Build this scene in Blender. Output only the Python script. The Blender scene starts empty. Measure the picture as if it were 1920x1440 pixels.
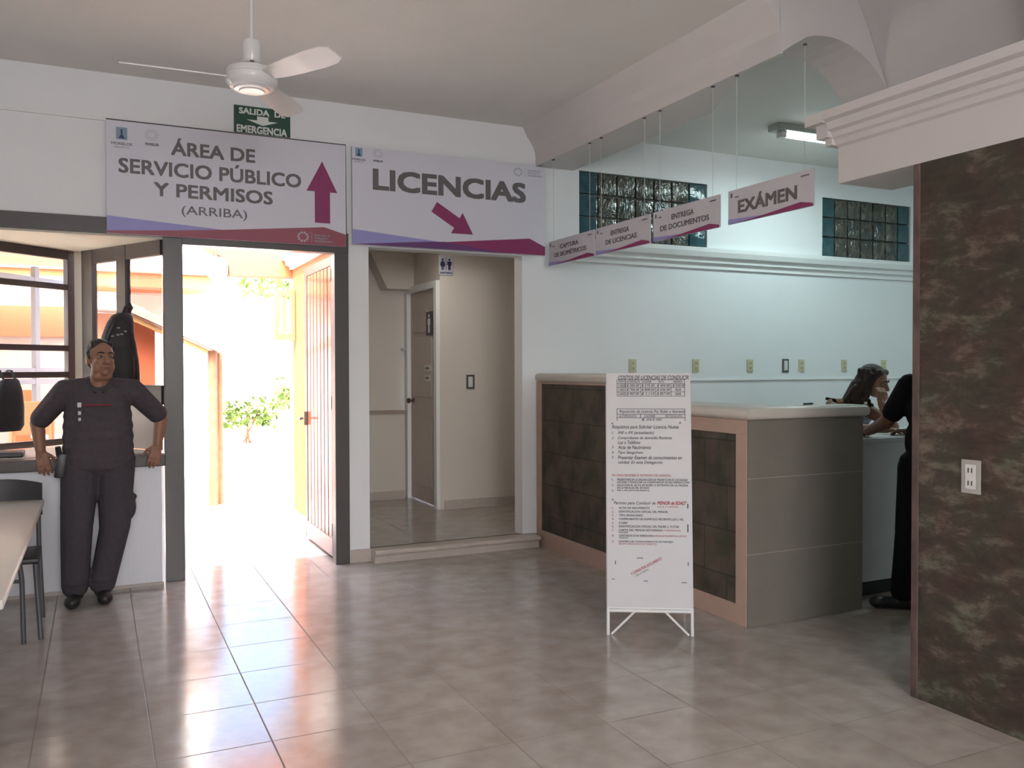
import bpy, bmesh, math, random
from mathutils import Vector, Matrix, Euler
random.seed(7)
PI = math.pi
SC = bpy.context.scene
COL = SC.collection

# ------------------------------------------------------------------ camera, world, light, exposure
SC.view_settings.view_transform = 'Standard'
SC.view_settings.look = 'None'
SC.view_settings.gamma = 1.0
SC.view_settings.use_curve_mapping = False
SC.view_settings.exposure = 0.0

YAW, PITCH, ROLL, CAMH = -0.44525, -0.0178, -0.00228, 1.5144
cf = Vector((-math.sin(YAW)*math.cos(PITCH), math.cos(YAW)*math.cos(PITCH), math.sin(PITCH)))
cr0 = Vector((math.cos(YAW), math.sin(YAW), 0)); cu0 = cr0.cross(cf)
cr = cr0*math.cos(ROLL)+cu0*math.sin(ROLL); cu = cu0*math.cos(ROLL)-cr0*math.sin(ROLL)
cam = bpy.data.cameras.new('camera'); cam.sensor_fit = 'HORIZONTAL'; cam.sensor_width = 36.0
cam.lens = 1630.84/1920*36.0; cam.clip_start = 0.05; cam.clip_end = 300
camo = bpy.data.objects.new('camera', cam); COL.objects.link(camo)
mw = Matrix.Identity(4)
for i in range(3):
    mw[i][0] = cr[i]; mw[i][1] = cu[i]; mw[i][2] = -cf[i]
mw[2][3] = CAMH
camo.matrix_world = mw
SC.camera = camo

world = bpy.data.worlds.new('sky'); SC.world = world; world.use_nodes = True
wn = world.node_tree.nodes; wl = world.node_tree.links; wn.clear()
wo = wn.new('ShaderNodeOutputWorld'); wb = wn.new('ShaderNodeBackground'); ws = wn.new('ShaderNodeTexSky')
ws.sky_type = 'NISHITA'; ws.sun_disc = False; ws.sun_elevation = math.radians(58); ws.sun_rotation = math.radians(200)
ws.dust_density = 8.0; ws.air_density = 0.8; ws.ozone_density = 0.3
wb.inputs['Strength'].default_value = 2.8
wl.new(ws.outputs[0], wb.inputs[0]); wl.new(wb.outputs[0], wo.inputs[0])

def light(name, kind, loc, direction, energy, color=(1, 1, 1), size=1.0, size_y=None):
    l = bpy.data.lights.new(name, kind); l.energy = energy; l.color = color
    if kind == 'AREA':
        l.shape = 'RECTANGLE'; l.size = size; l.size_y = size_y or size
    o = bpy.data.objects.new(name, l); COL.objects.link(o)
    o.location = loc
    o.rotation_euler = Vector(direction).to_track_quat('-Z', 'Y').to_euler()
    return o
sun = light('sun', 'SUN', (-6, 2, 12), (0.50, 0.16, -0.85), 12.0, (1.0, 0.95, 0.86)); sun.data.angle = math.radians(0.8)
# daylight entering through the windows of the rear wall (behind the photographer)
light('rear_window_daylight', 'AREA', (0.2, -3.9, 2.25), (0, 1, 0.08), 175, (0.94, 0.955, 1.0), 2.3, 1.2)
# tube of the service area, then an extra light
light('tube_and_fill_light', 'AREA', (5.8, 5.67, 3.40), (0, 0, -1), 21, (0.74, 0.98, 1.0), 1.2, 0.12)
light('tube_and_fill_light', 'AREA', (7.4, 4.2, 3.45), (0, 0.15, -1), 25, (0.74, 0.98, 1.0), 1.2, 0.12)  # fill light added out of view behind the beam

light('alcove_fill_light', 'AREA', (2.75, 7.6, 2.70), (0, 0, -1), 5, (1.0, 0.93, 0.84), 0.35, 0.35)  # added fill to brighten the alcove, no lamp known there

# ------------------------------------------------------------------ materials
def srgb(r, g, b):
    def f(c):
        c /= 255.0
        return c/12.92 if c <= 0.04045 else ((c+0.055)/1.055)**2.4
    return (f(r), f(g), f(b))
MATS = {}
def mat(name, col, rough=0.5, spec=0.5, metal=0.0, noise=None, bump=None, emit=None, trans=0.0, coat=0.0, stretch=(1, 1, 1), alpha=None):
    if name in MATS: return MATS[name]
    m = bpy.data.materials.new(name); m.use_nodes = True
    nt = m.node_tree; n = nt.nodes; L = nt.links
    b = n['Principled BSDF']
    b.inputs['Base Color'].default_value = (*col, 1); b.inputs['Roughness'].default_value = rough
    b.inputs['Specular IOR Level'].default_value = spec; b.inputs['Metallic'].default_value = metal
    b.inputs['Transmission Weight'].default_value = trans; b.inputs['Coat Weight'].default_value = coat
    tc = n.new('ShaderNodeTexCoord'); mp = n.new('ShaderNodeMapping'); mp.inputs['Scale'].default_value = stretch
    L.new(tc.outputs['Object'], mp.inputs['Vector'])
    if noise is None: noise = (9.0, 0.05)
    tx = n.new('ShaderNodeTexNoise'); tx.inputs['Scale'].default_value = noise[0]; tx.inputs['Detail'].default_value = 5
    L.new(mp.outputs[0], tx.inputs['Vector'])
    mx = n.new('ShaderNodeMix'); mx.data_type = 'RGBA'
    a = noise[1]
    mx.inputs['A'].default_value = (*[c*(1-a) for c in col], 1); mx.inputs['B'].default_value = (*[min(1, c*(1+a)) for c in col], 1)
    L.new(tx.outputs['Fac'], mx.inputs['Factor']); L.new(mx.outputs['Result'], b.inputs['Base Color'])
    if bump:
        t2 = n.new('ShaderNodeTexNoise'); t2.inputs['Scale'].default_value = bump[0]; t2.inputs['Detail'].default_value = 4
        L.new(mp.outputs[0], t2.inputs['Vector'])
        bp = n.new('ShaderNodeBump'); bp.inputs['Strength'].default_value = bump[1]; bp.inputs['Distance'].default_value = 0.01
        L.new(t2.outputs['Fac'], bp.inputs['Height']); L.new(bp.outputs[0], b.inputs['Normal'])
    if emit:
        b.inputs['Emission Color'].default_value = (*emit[0], 1); b.inputs['Emission Strength'].default_value = emit[1]
    MATS[name] = m
    return m

WHITE = mat('white_wall_paint', (0.80, 0.805, 0.81), 0.6, 0.3, noise=(2.5, 0.03), bump=(60, 0.08))
CEIL = mat('ceiling_plaster', (0.80, 0.775, 0.735), 0.7, 0.2, noise=(3, 0.04), bump=(40, 0.15))
BEAMP = mat('beam_paint', (0.64, 0.605, 0.59), 0.55, 0.3, noise=(3, 0.03))
TRIMW = mat('white_trim_paint', (0.80, 0.80, 0.785), 0.45, 0.4)
SKIRT = mat('beige_skirting_tile', (0.50, 0.44, 0.39), 0.35, 0.5, noise=(14, 0.15))
DARK = mat('dark_steel_frame', (0.055, 0.042, 0.040), 0.4, 0.5, noise=(12, 0.15))
DARKB = mat('dark_post_paint', (0.075, 0.068, 0.066), 0.35, 0.5, noise=(12, 0.12))
CREAM = mat('cream_wall_paint', (0.60, 0.56, 0.46), 0.6, 0.3)
ALCW = mat('alcove_wall_paint', (0.66, 0.61, 0.55), 0.6, 0.3, noise=(2, 0.04))
ORANGE = mat('orange_facade_paint', (0.44, 0.140, 0.060), 0.7, 0.2, noise=(5, 0.07))
SALMON = mat('salmon_facade_paint', (0.42, 0.135, 0.075), 0.7, 0.2, noise=(3, 0.06))
EXTW = mat('white_facade_paint', (0.82, 0.80, 0.77), 0.7, 0.2)
PAVE = mat('sunlit_paving', (0.62, 0.59, 0.55), 0.8, 0.2, noise=(6, 0.08))
ROOFT = mat('clay_roof_tile', (0.36, 0.26, 0.24), 0.8, 0.2, noise=(20, 0.2), stretch=(1, 8, 1))
PLASTIC_W = mat('white_plastic', (0.72, 0.71, 0.68), 0.4, 0.5)
PLASTIC_C = mat('cream_plastic', (0.58, 0.55, 0.36), 0.4, 0.5)
BLACKP = mat('black_plastic', (0.018, 0.018, 0.02), 0.4, 0.5)
STEELG = mat('grey_tube_steel', (0.10, 0.10, 0.105), 0.4, 0.5, metal=0.3)
SIGNW = mat('sign_vinyl', (0.66, 0.65, 0.72), 0.45, 0.4, noise=(2, 0.02))
GREYT = mat('sign_grey_ink', (0.135, 0.122, 0.122), 0.5)
PURPLE = mat('sign_magenta_ink', (0.25, 0.028, 0.115), 0.5)
PURPLE2 = mat('sign_plum_ink', (0.13, 0.04, 0.16), 0.5)
LILAC = mat('sign_lilac_ink', (0.30, 0.29, 0.58), 0.5)
LGREY = mat('sign_pale_ink', (0.42, 0.40, 0.45), 0.5)
BLUEG = mat('emblem_blue_ink', (0.20, 0.31, 0.40), 0.5)
GREEN = mat('exit_sign_green', (0.012, 0.062, 0.040), 0.4)
WHITEINK = mat('white_ink', (0.72, 0.74, 0.70), 0.5)
NAVY = mat('navy_ink', (0.03, 0.035, 0.10), 0.5)
BLACKINK = mat('black_ink', (0.03, 0.03, 0.045), 0.6)
REDINK = mat('red_ink', (0.36, 0.03, 0.05), 0.6)
BOARDW = mat('painted_board_white', (0.62, 0.61, 0.62), 0.5, 0.4, noise=(5, 0.05))
STONEP = mat('pink_cantera_stone', (0.46, 0.325, 0.265), 0.65, 0.3, noise=(10, 0.10), bump=(50, 0.12))
STONEG = mat('beige_cantera_stone', (0.185, 0.168, 0.140), 0.65, 0.3, noise=(8, 0.10), bump=(60, 0.12))
CAPST = mat('polished_cantera_cap', (0.56, 0.52, 0.46), 0.35, 0.5, noise=(10, 0.06))
WOODB = mat('beige_laminate', (0.48, 0.42, 0.34), 0.4, 0.5)
CHROME = mat('brushed_metal', (0.55, 0.54, 0.52), 0.3, 0.5, metal=0.8)
BRASSD = mat('dark_brass', (0.16, 0.12, 0.09), 0.35, 0.5, metal=0.7)
FANW = mat('fan_enamel', (0.72, 0.71, 0.70), 0.3, 0.5, coat=0.3)
SKIN1 = mat('brown_skin', (0.27, 0.135, 0.085), 0.5, 0.4, noise=(20, 0.08))
SKIN2 = mat('tan_skin', (0.33, 0.175, 0.112), 0.5, 0.4, noise=(20, 0.08))
SKIN3 = mat('deep_brown_skin', (0.16, 0.075, 0.05), 0.5, 0.4, noise=(20, 0.08))
HAIRB = mat('black_hair', (0.020, 0.015, 0.013), 0.5, 0.4, noise=(60, 0.5), stretch=(1, 1, .3))
HAIRBR = mat('dark_brown_hair', (0.032, 0.017, 0.012), 0.6, 0.5, noise=(70, 0.6), stretch=(1, 1, .25), bump=(70, .5))
UNIF = mat('dark_navy_uniform', (0.068, 0.056, 0.062), 0.85, 0.2, noise=(40, 0.2), bump=(14, 0.35))
UNIFP = mat('dark_cargo_cloth', (0.058, 0.050, 0.058), 0.85, 0.2, noise=(40, 0.2), bump=(12, 0.4))
BLACKC = mat('black_cloth', (0.008, 0.008, 0.009), 0.9, 0.2, bump=(14, 0.3))
BOOT = mat('black_leather', (0.014, 0.012, 0.012), 0.4, 0.5)
REDTH = mat('red_embroidery', (0.22, 0.02, 0.035), 0.7)
WHITETH = mat('white_embroidery', (0.55, 0.55, 0.58), 0.7)
EYEW = mat('eye_white', (0.24, 0.22, 0.20), 0.3)
EYED = mat('eye_dark', (0.012, 0.008, 0.006), 0.25)
LIPS = mat('lip_skin', (0.22, 0.085, 0.065), 0.5)
LEAF = mat('green_leaf', (0.08, 0.14, 0.022), 0.6, 0.3, noise=(6, 0.35))
BARK = mat('brown_bark', (0.25, 0.14, 0.09), 0.9, 0.1, noise=(10, 0.3))
GALV = mat('grey_window_frame', (0.22, 0.22, 0.25), 0.4, 0.5)
KICK = mat('black_kick_board', (0.015, 0.015, 0.017), 0.5)

def tile_floor_mat():
    m = bpy.data.materials.new('ceramic_floor_tile'); m.use_nodes = True
    nt = m.node_tree; n = nt.nodes; L = nt.links; b = n['Principled BSDF']
    tc = n.new('ShaderNodeTexCoord'); mp = n.new('ShaderNodeMapping'); mp.vector_type = 'TEXTURE'
    mp.inputs['Location'].default_value = (-0.2498, 6.2345-44*0.44, 0)
    L.new(tc.outputs['Object'], mp.inputs['Vector'])
    br = n.new('ShaderNodeTexBrick'); br.offset = 0; br.squash = 1
    br.inputs['Scale'].default_value = 1; br.inputs['Brick Width'].default_value = 0.44; br.inputs['Row Height'].default_value = 0.44
    br.inputs['Mortar Size'].default_value = 0.0035; br.inputs['Mortar Smooth'].default_value = 0.2; br.inputs['Bias'].default_value = 0
    br.inputs['Color1'].default_value = (0.405, 0.362, 0.328, 1); br.inputs['Color2'].default_value = (0.455, 0.412, 0.372, 1)
    br.inputs['Mortar'].default_value = (0.27, 0.225, 0.195, 1)
    L.new(mp.outputs[0], br.inputs['Vector'])
    nz = n.new('ShaderNodeTexNoise'); nz.inputs['Scale'].default_value = 7; nz.inputs['Detail'].default_value = 6
    L.new(tc.outputs['Object'], nz.inputs['Vector'])
    rp = n.new('ShaderNodeValToRGB'); rp.color_ramp.elements[0].position = .32; rp.color_ramp.elements[0].color = (0.82, 0.79, 0.77, 1)
    rp.color_ramp.elements[1].position = .68; rp.color_ramp.elements[1].color = (1.05, 1.05, 1.05, 1)
    L.new(nz.outputs['Fac'], rp.inputs['Fac'])
    mx = n.new('ShaderNodeMix'); mx.data_type = 'RGBA'; mx.blend_type = 'MULTIPLY'; mx.inputs['Factor'].default_value = 1
    L.new(br.outputs['Color'], mx.inputs['A']); L.new(rp.outputs['Color'], mx.inputs['B']); L.new(mx.outputs['Result'], b.inputs['Base Color'])
    mr = n.new('ShaderNodeMapRange'); mr.inputs['To Min'].default_value = 0.10; mr.inputs['To Max'].default_value = 0.22
    L.new(nz.outputs['Fac'], mr.inputs['Value'])
    mm = n.new('ShaderNodeMath'); mm.operation = 'MAXIMUM'; mt = n.new('ShaderNodeMath'); mt.operation = 'MULTIPLY'; mt.inputs[1].default_value = 0.7
    L.new(br.outputs['Fac'], mt.inputs[0]); L.new(mt.outputs[0], mm.inputs[0]); L.new(mr.outputs[0], mm.inputs[1]); L.new(mm.outputs[0], b.inputs['Roughness'])
    b.inputs['Specular IOR Level'].default_value = 0.5
    n2 = n.new('ShaderNodeTexNoise'); n2.inputs['Scale'].default_value = 3.2
    L.new(tc.outputs['Object'], n2.inputs['Vector'])
    ms = n.new('ShaderNodeMath'); ms.operation = 'MULTIPLY_ADD'; ms.inputs[1].default_value = -1.0
    L.new(br.outputs['Fac'], ms.inputs[0]); 
    m3 = n.new('ShaderNodeMath'); m3.operation = 'MULTIPLY'; m3.inputs[1].default_value = 0.6; L.new(n2.outputs['Fac'], m3.inputs[0])
    L.new(m3.outputs[0], ms.inputs[2])
    bp = n.new('ShaderNodeBump'); bp.inputs['Strength'].default_value = 0.22; bp.inputs['Distance'].default_value = 0.003
    L.new(ms.outputs[0], bp.inputs['Height']); L.new(bp.outputs[0], b.inputs['Normal'])
    return m
FLOORT = tile_floor_mat()

def peeling_mat():
    m = bpy.data.materials.new('peeling_rusty_paint'); m.use_nodes = True
    nt = m.node_tree; n = nt.nodes; L = nt.links; b = n['Principled BSDF']
    tc = n.new('ShaderNodeTexCoord'); mp = n.new('ShaderNodeMapping'); mp.inputs['Scale'].default_value = (1, 1.0, 2.3)
    L.new(tc.outputs['Object'], mp.inputs['Vector'])
    a = n.new('ShaderNodeTexNoise'); a.inputs['Scale'].default_value = 4.6; a.inputs['Detail'].default_value = 12; a.inputs['Roughness'].default_value = .74
    a.inputs['Distortion'].default_value = .25
    L.new(mp.outputs[0], a.inputs['Vector'])
    r = n.new('ShaderNodeValToRGB'); e = r.color_ramp.elements
    e[0].position = .38; e[0].color = (0.038, 0.026, 0.021, 1); e[1].position = .72; e[1].color = (0.20, 0.182, 0.158, 1)
    k = e.new(.52); k.color = (0.058, 0.045, 0.036, 1); k = e.new(.58); k.color = (0.105, 0.094, 0.080, 1)
    L.new(a.outputs['Fac'], r.inputs['Fac'])
    g = n.new('ShaderNodeTexNoise'); g.inputs['Scale'].default_value = 6; g.inputs['Detail'].default_value = 5
    L.new(tc.outputs['Object'], g.inputs['Vector'])
    gr = n.new('ShaderNodeValToRGB'); ge = gr.color_ramp.elements; ge[0].position = .35; ge[0].color = (1.1, .86, .78, 1); ge[1].position = .65; ge[1].color = (.86, 1.02, .80, 1)
    L.new(g.outputs['Fac'], gr.inputs['Fac'])
    mx = n.new('ShaderNodeMix'); mx.data_type = 'RGBA'; mx.blend_type = 'MULTIPLY'; mx.inputs['Factor'].default_value = 1
    L.new(r.outputs['Color'], mx.inputs['A']); L.new(gr.outputs['Color'], mx.inputs['B']); L.new(mx.outputs['Result'], b.inputs['Base Color'])
    b.inputs['Roughness'].default_value = .6
    bp = n.new('ShaderNodeBump'); bp.inputs['Strength'].default_value = .5; bp.inputs['Distance'].default_value = .006
    L.new(a.outputs['Fac'], bp.inputs['Height']); L.new(bp.outputs[0], b.inputs['Normal'])
    return m
PEEL = peeling_mat()
PEELR = mat('rusty_corner_strip', (0.105, 0.066, 0.058), 0.45, 0.5, noise=(9, 0.85), bump=(30, .5))

def stone_block_mat():
    # dark rough ashlar, blocks about 0.40 x 0.26 on a wall that faces -X
    m = bpy.data.materials.new('dark_ashlar_stone'); m.use_nodes = True
    nt = m.node_tree; n = nt.nodes; L = nt.links; b = n['Principled BSDF']
    tc = n.new('ShaderNodeTexCoord'); sx = n.new('ShaderNodeSeparateXYZ'); cx = n.new('ShaderNodeCombineXYZ')
    L.new(tc.outputs['Object'], sx.inputs[0]); L.new(sx.outputs['Y'], cx.inputs['X']); L.new(sx.outputs['Z'], cx.inputs['Y'])
    br = n.new('ShaderNodeTexBrick'); br.offset = .45
    br.inputs['Scale'].default_value = 1; br.inputs['Brick Width'].default_value = .47; br.inputs['Row Height'].default_value = .27
    br.inputs['Mortar Size'].default_value = .007; br.inputs['Mortar Smooth'].default_value = .5
    br.inputs['Color1'].default_value = (0.078, 0.060, 0.045, 1); br.inputs['Color2'].default_value = (0.096, 0.073, 0.055, 1); br.inputs['Mortar'].default_value = (0.046, 0.036, 0.029, 1)
    L.new(cx.outputs[0], br.inputs['Vector'])
    nz = n.new('ShaderNodeTexNoise'); nz.inputs['Scale'].default_value = 5; nz.inputs['Detail'].default_value = 7
    L.new(tc.outputs['Object'], nz.inputs['Vector'])
    rp = n.new('ShaderNodeValToRGB'); rp.color_ramp.elements[0].position = .33; rp.color_ramp.elements[0].color = (.42, .56, .38, 1)
    rp.color_ramp.elements[1].position = .6; rp.color_ramp.elements[1].color = (1.1, 1.05, 1, 1)
    L.new(nz.outputs['Fac'], rp.inputs['Fac'])
    mx = n.new('ShaderNodeMix'); mx.data_type = 'RGBA'; mx.blend_type = 'MULTIPLY'; mx.inputs['Factor'].default_value = 1
    L.new(br.outputs['Color'], mx.inputs['A']); L.new(rp.outputs['Color'], mx.inputs['B']); L.new(mx.outputs['Result'], b.inputs['Base Color'])
    b.inputs['Roughness'].default_value = .75
    bp = n.new('ShaderNodeBump'); bp.inputs['Strength'].default_value = .6; bp.inputs['Distance'].default_value = .01
    L.new(nz.outputs['Fac'], bp.inputs['Height']); L.new(bp.outputs[0], b.inputs['Normal'])
    return m
ASHLAR = stone_block_mat()

def glass_mat(name, col, rough=.02, alpha=.25):
    m = bpy.data.materials.new(name); m.use_nodes = True
    nt = m.node_tree; n = nt.nodes; L = nt.links; n.clear()
    o = n.new('ShaderNodeOutputMaterial'); mx = n.new('ShaderNodeMixShader'); t = n.new('ShaderNodeBsdfTransparent'); g = n.new('ShaderNodeBsdfGlossy')
    t.inputs[0].default_value = (*col, 1); g.inputs['Roughness'].default_value = rough
    lw = n.new('ShaderNodeLayerWeight'); lw.inputs[0].default_value = .5
    pw = n.new('ShaderNodeMath'); pw.operation = 'POWER'; pw.inputs[1].default_value = 4; L.new(lw.outputs['Facing'], pw.inputs[0])
    ma = n.new('ShaderNodeMath'); ma.operation = 'MULTIPLY_ADD'; ma.inputs[1].default_value = .6; ma.inputs[2].default_value = .035; L.new(pw.outputs[0], ma.inputs[0]); L.new(ma.outputs[0], mx.inputs[0]); L.new(t.outputs[0], mx.inputs[1]); L.new(g.outputs[0], mx.inputs[2]); L.new(mx.outputs[0], o.inputs[0])
    return m
PANE = glass_mat('clear_window_glass', (.92, .93, .92))
PANED = glass_mat('dusty_window_glass', (.66, .62, .60))

def block_glass_mat():
    m = bpy.data.materials.new('wavy_block_glass'); m.use_nodes = True
    nt = m.node_tree; n = nt.nodes; L = nt.links; b = n['Principled BSDF']
    tc = n.new('ShaderNodeTexCoord')
    nz = n.new('ShaderNodeTexNoise'); nz.inputs['Scale'].default_value = 9; nz.inputs['Detail'].default_value = 3; nz.inputs['Distortion'].default_value = 1.5
    mp = n.new('ShaderNodeMapping'); mp.inputs['Scale'].default_value = (1.6, 1, .7)
    L.new(tc.outputs['Object'], mp.inputs[0]); L.new(mp.outputs[0], nz.inputs['Vector'])
    rp = n.new('ShaderNodeValToRGB'); e = rp.color_ramp.elements
    e[0].position = .35; e[0].color = (.030, .052, .055, 1); e[1].position = .68; e[1].color = (.13, .125, .095, 1)
    k = e.new(.5); k.color = (.062, .060, .046, 1)
    L.new(nz.outputs['Fac'], rp.inputs['Fac']); L.new(rp.outputs[0], b.inputs['Base Color'])
    b.inputs['Roughness'].default_value = .06; b.inputs['Specular IOR Level'].default_value = .8
    bp = n.new('ShaderNodeBump'); bp.inputs['Strength'].default_value = .8; bp.inputs['Distance'].default_value = .03
    L.new(nz.outputs['Fac'], bp.inputs['Height']); L.new(bp.outputs[0], b.inputs['Normal'])
    return m
BLOCKG = block_glass_mat()
BLOCKT = mat('teal_block_glass', (.030, .085, .100), .08, .8, noise=(14, .5), bump=(12, .8))

# ------------------------------------------------------------------ mesh helpers
def box(bm, x0, x1, y0, y1, z0, z1, bev=0.0, mtx=None):
    r = bmesh.ops.create_cube(bm, size=1.0)
    vs = r['verts']
    bmesh.ops.scale(bm, vec=(abs(x1-x0), abs(y1-y0), abs(z1-z0)), verts=vs)
    bmesh.ops.translate(bm, vec=((x0+x1)/2, (y0+y1)/2, (z0+z1)/2), verts=vs)
    if mtx is not None: bmesh.ops.transform(bm, matrix=mtx, verts=vs)
    if bev > 0:
        es = list({e for v in vs for e in v.link_edges})
        bmesh.ops.bevel(bm, geom=es, offset=bev, segments=2, affect='EDGES', profile=0.6)
def ring(c, ax, r, seg, ref=None):
    ax = ax.normalized()
    up = ref or (Vector((0, 0, 1)) if abs(ax.z) < 0.9 else Vector((1, 0, 0)))
    u = ax.cross(up).normalized(); v = ax.cross(u)
    return [c+u*(r*math.cos(2*PI*i/seg))+v*(r*math.sin(2*PI*i/seg)) for i in range(seg)]
def tube(bm, pts, r, seg=10, caps=True):
    pts = [Vector(p) for p in pts]; rs = r if isinstance(r, (list, tuple)) else [r]*len(pts)
    rings = []
    for i, p in enumerate(pts):
        d = (pts[min(i+1, len(pts)-1)]-pts[max(i-1, 0)])
        rings.append([bm.verts.new(q) for q in ring(p, d, rs[i], seg)])
    for a, b in zip(rings, rings[1:]):
        for i in range(seg):
            bm.faces.new((a[i], a[(i+1) % seg], b[(i+1) % seg], b[i]))
    if caps:
        bm.faces.new(list(reversed(rings[0]))); bm.faces.new(rings[-1])
def lathe(bm, prof, c=(0, 0, 0), seg=32):
    c = Vector(c); rings = []
    for r, z in prof:
        rings.append([bm.verts.new(c+Vector((r*math.cos(2*PI*i/seg), r*math.sin(2*PI*i/seg), z))) for i in range(seg)])
    for a, b in zip(rings, rings[1:]):
        for i in range(seg):
            bm.faces.new((a[i], a[(i+1) % seg], b[(i+1) % seg], b[i]))
    bm.faces.new(list(reversed(rings[0]))); bm.faces.new(rings[-1])
def prism(bm, poly, a, b, axis='y'):
    """extrude a 2-D outline; axis y: (x,z) outline, x: (y,z), z: (x,y)"""
    def P(p, d):
        return (p[0], d, p[1]) if axis == 'y' else ((d, p[0], p[1]) if axis == 'x' else (p[0], p[1], d))
    A = [bm.verts.new(P(p, a)) for p in poly]; B = [bm.verts.new(P(p, b)) for p in poly]
    n = len(poly)
    for i in range(n): bm.faces.new((A[i], A[(i+1) % n], B[(i+1) % n], B[i]))
    bm.faces.new(A); bm.faces.new(list(reversed(B)))
def ball(bm, c, r, seg=16, mtx=None):
    rr = r if isinstance(r, (tuple, list)) else (r, r, r)
    res = bmesh.ops.create_uvsphere(bm, u_segments=seg, v_segments=max(6, seg//2+2), radius=1.0)
    vs = res['verts']; bmesh.ops.scale(bm, vec=rr, verts=vs)
    if mtx is not None: bmesh.ops.transform(bm, matrix=mtx, verts=vs)
    bmesh.ops.translate(bm, vec=c, verts=vs)
def new_bm(): return bmesh.new()
def obj(name, bm, m, parent=None, smooth=False, kind=None, label=None):
    bmesh.ops.recalc_face_normals(bm, faces=bm.faces[:])
    me = bpy.data.meshes.new(name); bm.to_mesh(me); bm.free()
    return obj_me(name, me, m, parent, smooth, kind, label)
def obj_me(name, me, m, parent=None, smooth=False, kind=None, label=None):
    if not me.materials: me.materials.append(m)
    if smooth:
        me.polygons.foreach_set('use_smooth', [True]*len(me.polygons))
        try: me.set_sharp_from_angle(angle=math.radians(40))
        except Exception: pass
    o = bpy.data.objects.new(name, me); COL.objects.link(o)
    if parent is not None:
        inv = ROOTM.get(root_of(parent).name)
        if inv is not None and not root_of(parent).get('_local'): me.transform(inv)
        o.parent = parent
    if kind: o['kind'] = kind
    if label: o['label'] = label
    return o
ROOTM = {}
def root_of(o):
    while o.parent is not None: o = o.parent
    return o
def thing(name, label, cat, loc=(0, 0, 0), rotz=0.0, group=None, local=False):
    o = bpy.data.objects.new(name, None); COL.objects.link(o); o.empty_display_size = .1
    o.location = loc; o.rotation_euler = (0, 0, rotz)
    M_ = Matrix.Translation(loc) @ Matrix.Rotation(rotz, 4, 'Z')
    ROOTM[o.name] = Matrix.Identity(4) if local else M_.inverted()
    o['label'] = label; o['category'] = cat
    if group: o['group'] = group
    return o
def tag(o, label, cat, group=None):
    o['label'] = label; o['category'] = cat
    if group: o['group'] = group
    return o
def struct(name, m, *boxes, parent=None, bev=0.0):
    bm = new_bm()
    for b in boxes: box(bm, *b, bev=bev)
    o = obj(name, bm, m, parent)
    if parent is None: o['kind'] = 'structure'
    return o
def part(name, m, parent, *boxes, bev=0.0, label=None):
    bm = new_bm()
    for b in boxes: box(bm, *b, bev=bev)
    return obj(name, bm, m, parent, label=label)
def prism_obj(name, m, poly, a, b, axis='y', parent=None, smooth=False, label=None):
    bm = new_bm(); prism(bm, poly, a, b, axis); o = obj(name, bm, m, parent, smooth, label=label)
    if parent is None: o['kind'] = 'structure'
    return o

# text: a flat lettering mesh fitted into a rectangle of the local XY plane
def text_mesh(s, shear):
    cu_ = bpy.data.curves.new('lettering', 'FONT'); cu_.body = s; cu_.size = 1; cu_.shear = shear; cu_.extrude = 0.02
    cu_.resolution_u = 3
    to = bpy.data.objects.new('lettering', cu_); COL.objects.link(to)
    dg = bpy.context.evaluated_depsgraph_get(); dg.update()
    me = bpy.data.meshes.new_from_object(to.evaluated_get(dg))
    COL.objects.unlink(to); bpy.data.objects.remove(to); bpy.data.curves.remove(cu_)
    return me
PLAIN = str.maketrans('ÁÉÍÓÚÑáéíóúñ', 'AEIOUNaeioun')
def text_bm(bm, s, x0, y0, w, h, bold=0.0, shear=0.0, depth=0.0012, mtx=None, rot=0.0):
    """letters whose unaccented outline fills the rectangle x0, y0, w, h"""
    me = text_mesh(s, shear)
    if not me.vertices: return
    ref = me if s == s.translate(PLAIN) else text_mesh(s.translate(PLAIN), shear)
    xs = [v.co.x for v in ref.vertices]; ys = [v.co.y for v in ref.vertices]
    mnx, mxx, mny, mxy = min(xs)-bold, max(xs)+bold, min(ys)-bold, max(ys)+bold
    if ref is not me: bpy.data.meshes.remove(ref)
    if bold > 0:                      # heavier strokes: the outline repeated at small offsets, each a hair prouder
        b2 = bmesh.new(); e = bold
        for k, (dx, dy) in enumerate(((-e, -e), (e, -e), (e, e), (-e, e), (0, 0))):
            T = Matrix.Translation((dx, dy, .008*k)); me.transform(T); b2.from_mesh(me); me.transform(T.inverted())
        b2.to_mesh(me); b2.free()
    sx = w/(mxx-mnx); sy = (h/(mxy-mny)) if h else sx
    T = Matrix.Translation((x0, y0, 0)) @ Matrix.Rotation(rot, 4, 'Z') @ Matrix.Diagonal((sx, sy, depth/0.04, 1)) @ Matrix.Translation((-mnx, -mny, 0.02))
    if mtx is not None: T = mtx @ T
    me.transform(T); bm.from_mesh(me); bpy.data.meshes.remove(me)
def poly_bm(bm, pts, d0, d1, mtx=None):
    A = [Vector((p[0], p[1], d0)) for p in pts]; B = [Vector((p[0], p[1], d1)) for p in pts]
    if mtx is not None: A = [mtx @ a for a in A]; B = [mtx @ b for b in B]
    A = [bm.verts.new(a) for a in A]; B = [bm.verts.new(b) for b in B]; n = len(pts)
    for i in range(n): bm.faces.new((A[i], A[(i+1) % n], B[(i+1) % n], B[i]))
    bm.faces.new(list(reversed(A))); bm.faces.new(B)
def plane_mtx(origin, ex, ey):
    ex = Vector(ex).normalized(); ey = Vector(ey).normalized(); ez = ex.cross(ey)
    M_ = Matrix.Identity(4)
    for i in range(3): M_[i][0] = ex[i]; M_[i][1] = ey[i]; M_[i][2] = ez[i]; M_[i][3] = origin[i]
    return M_

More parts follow.
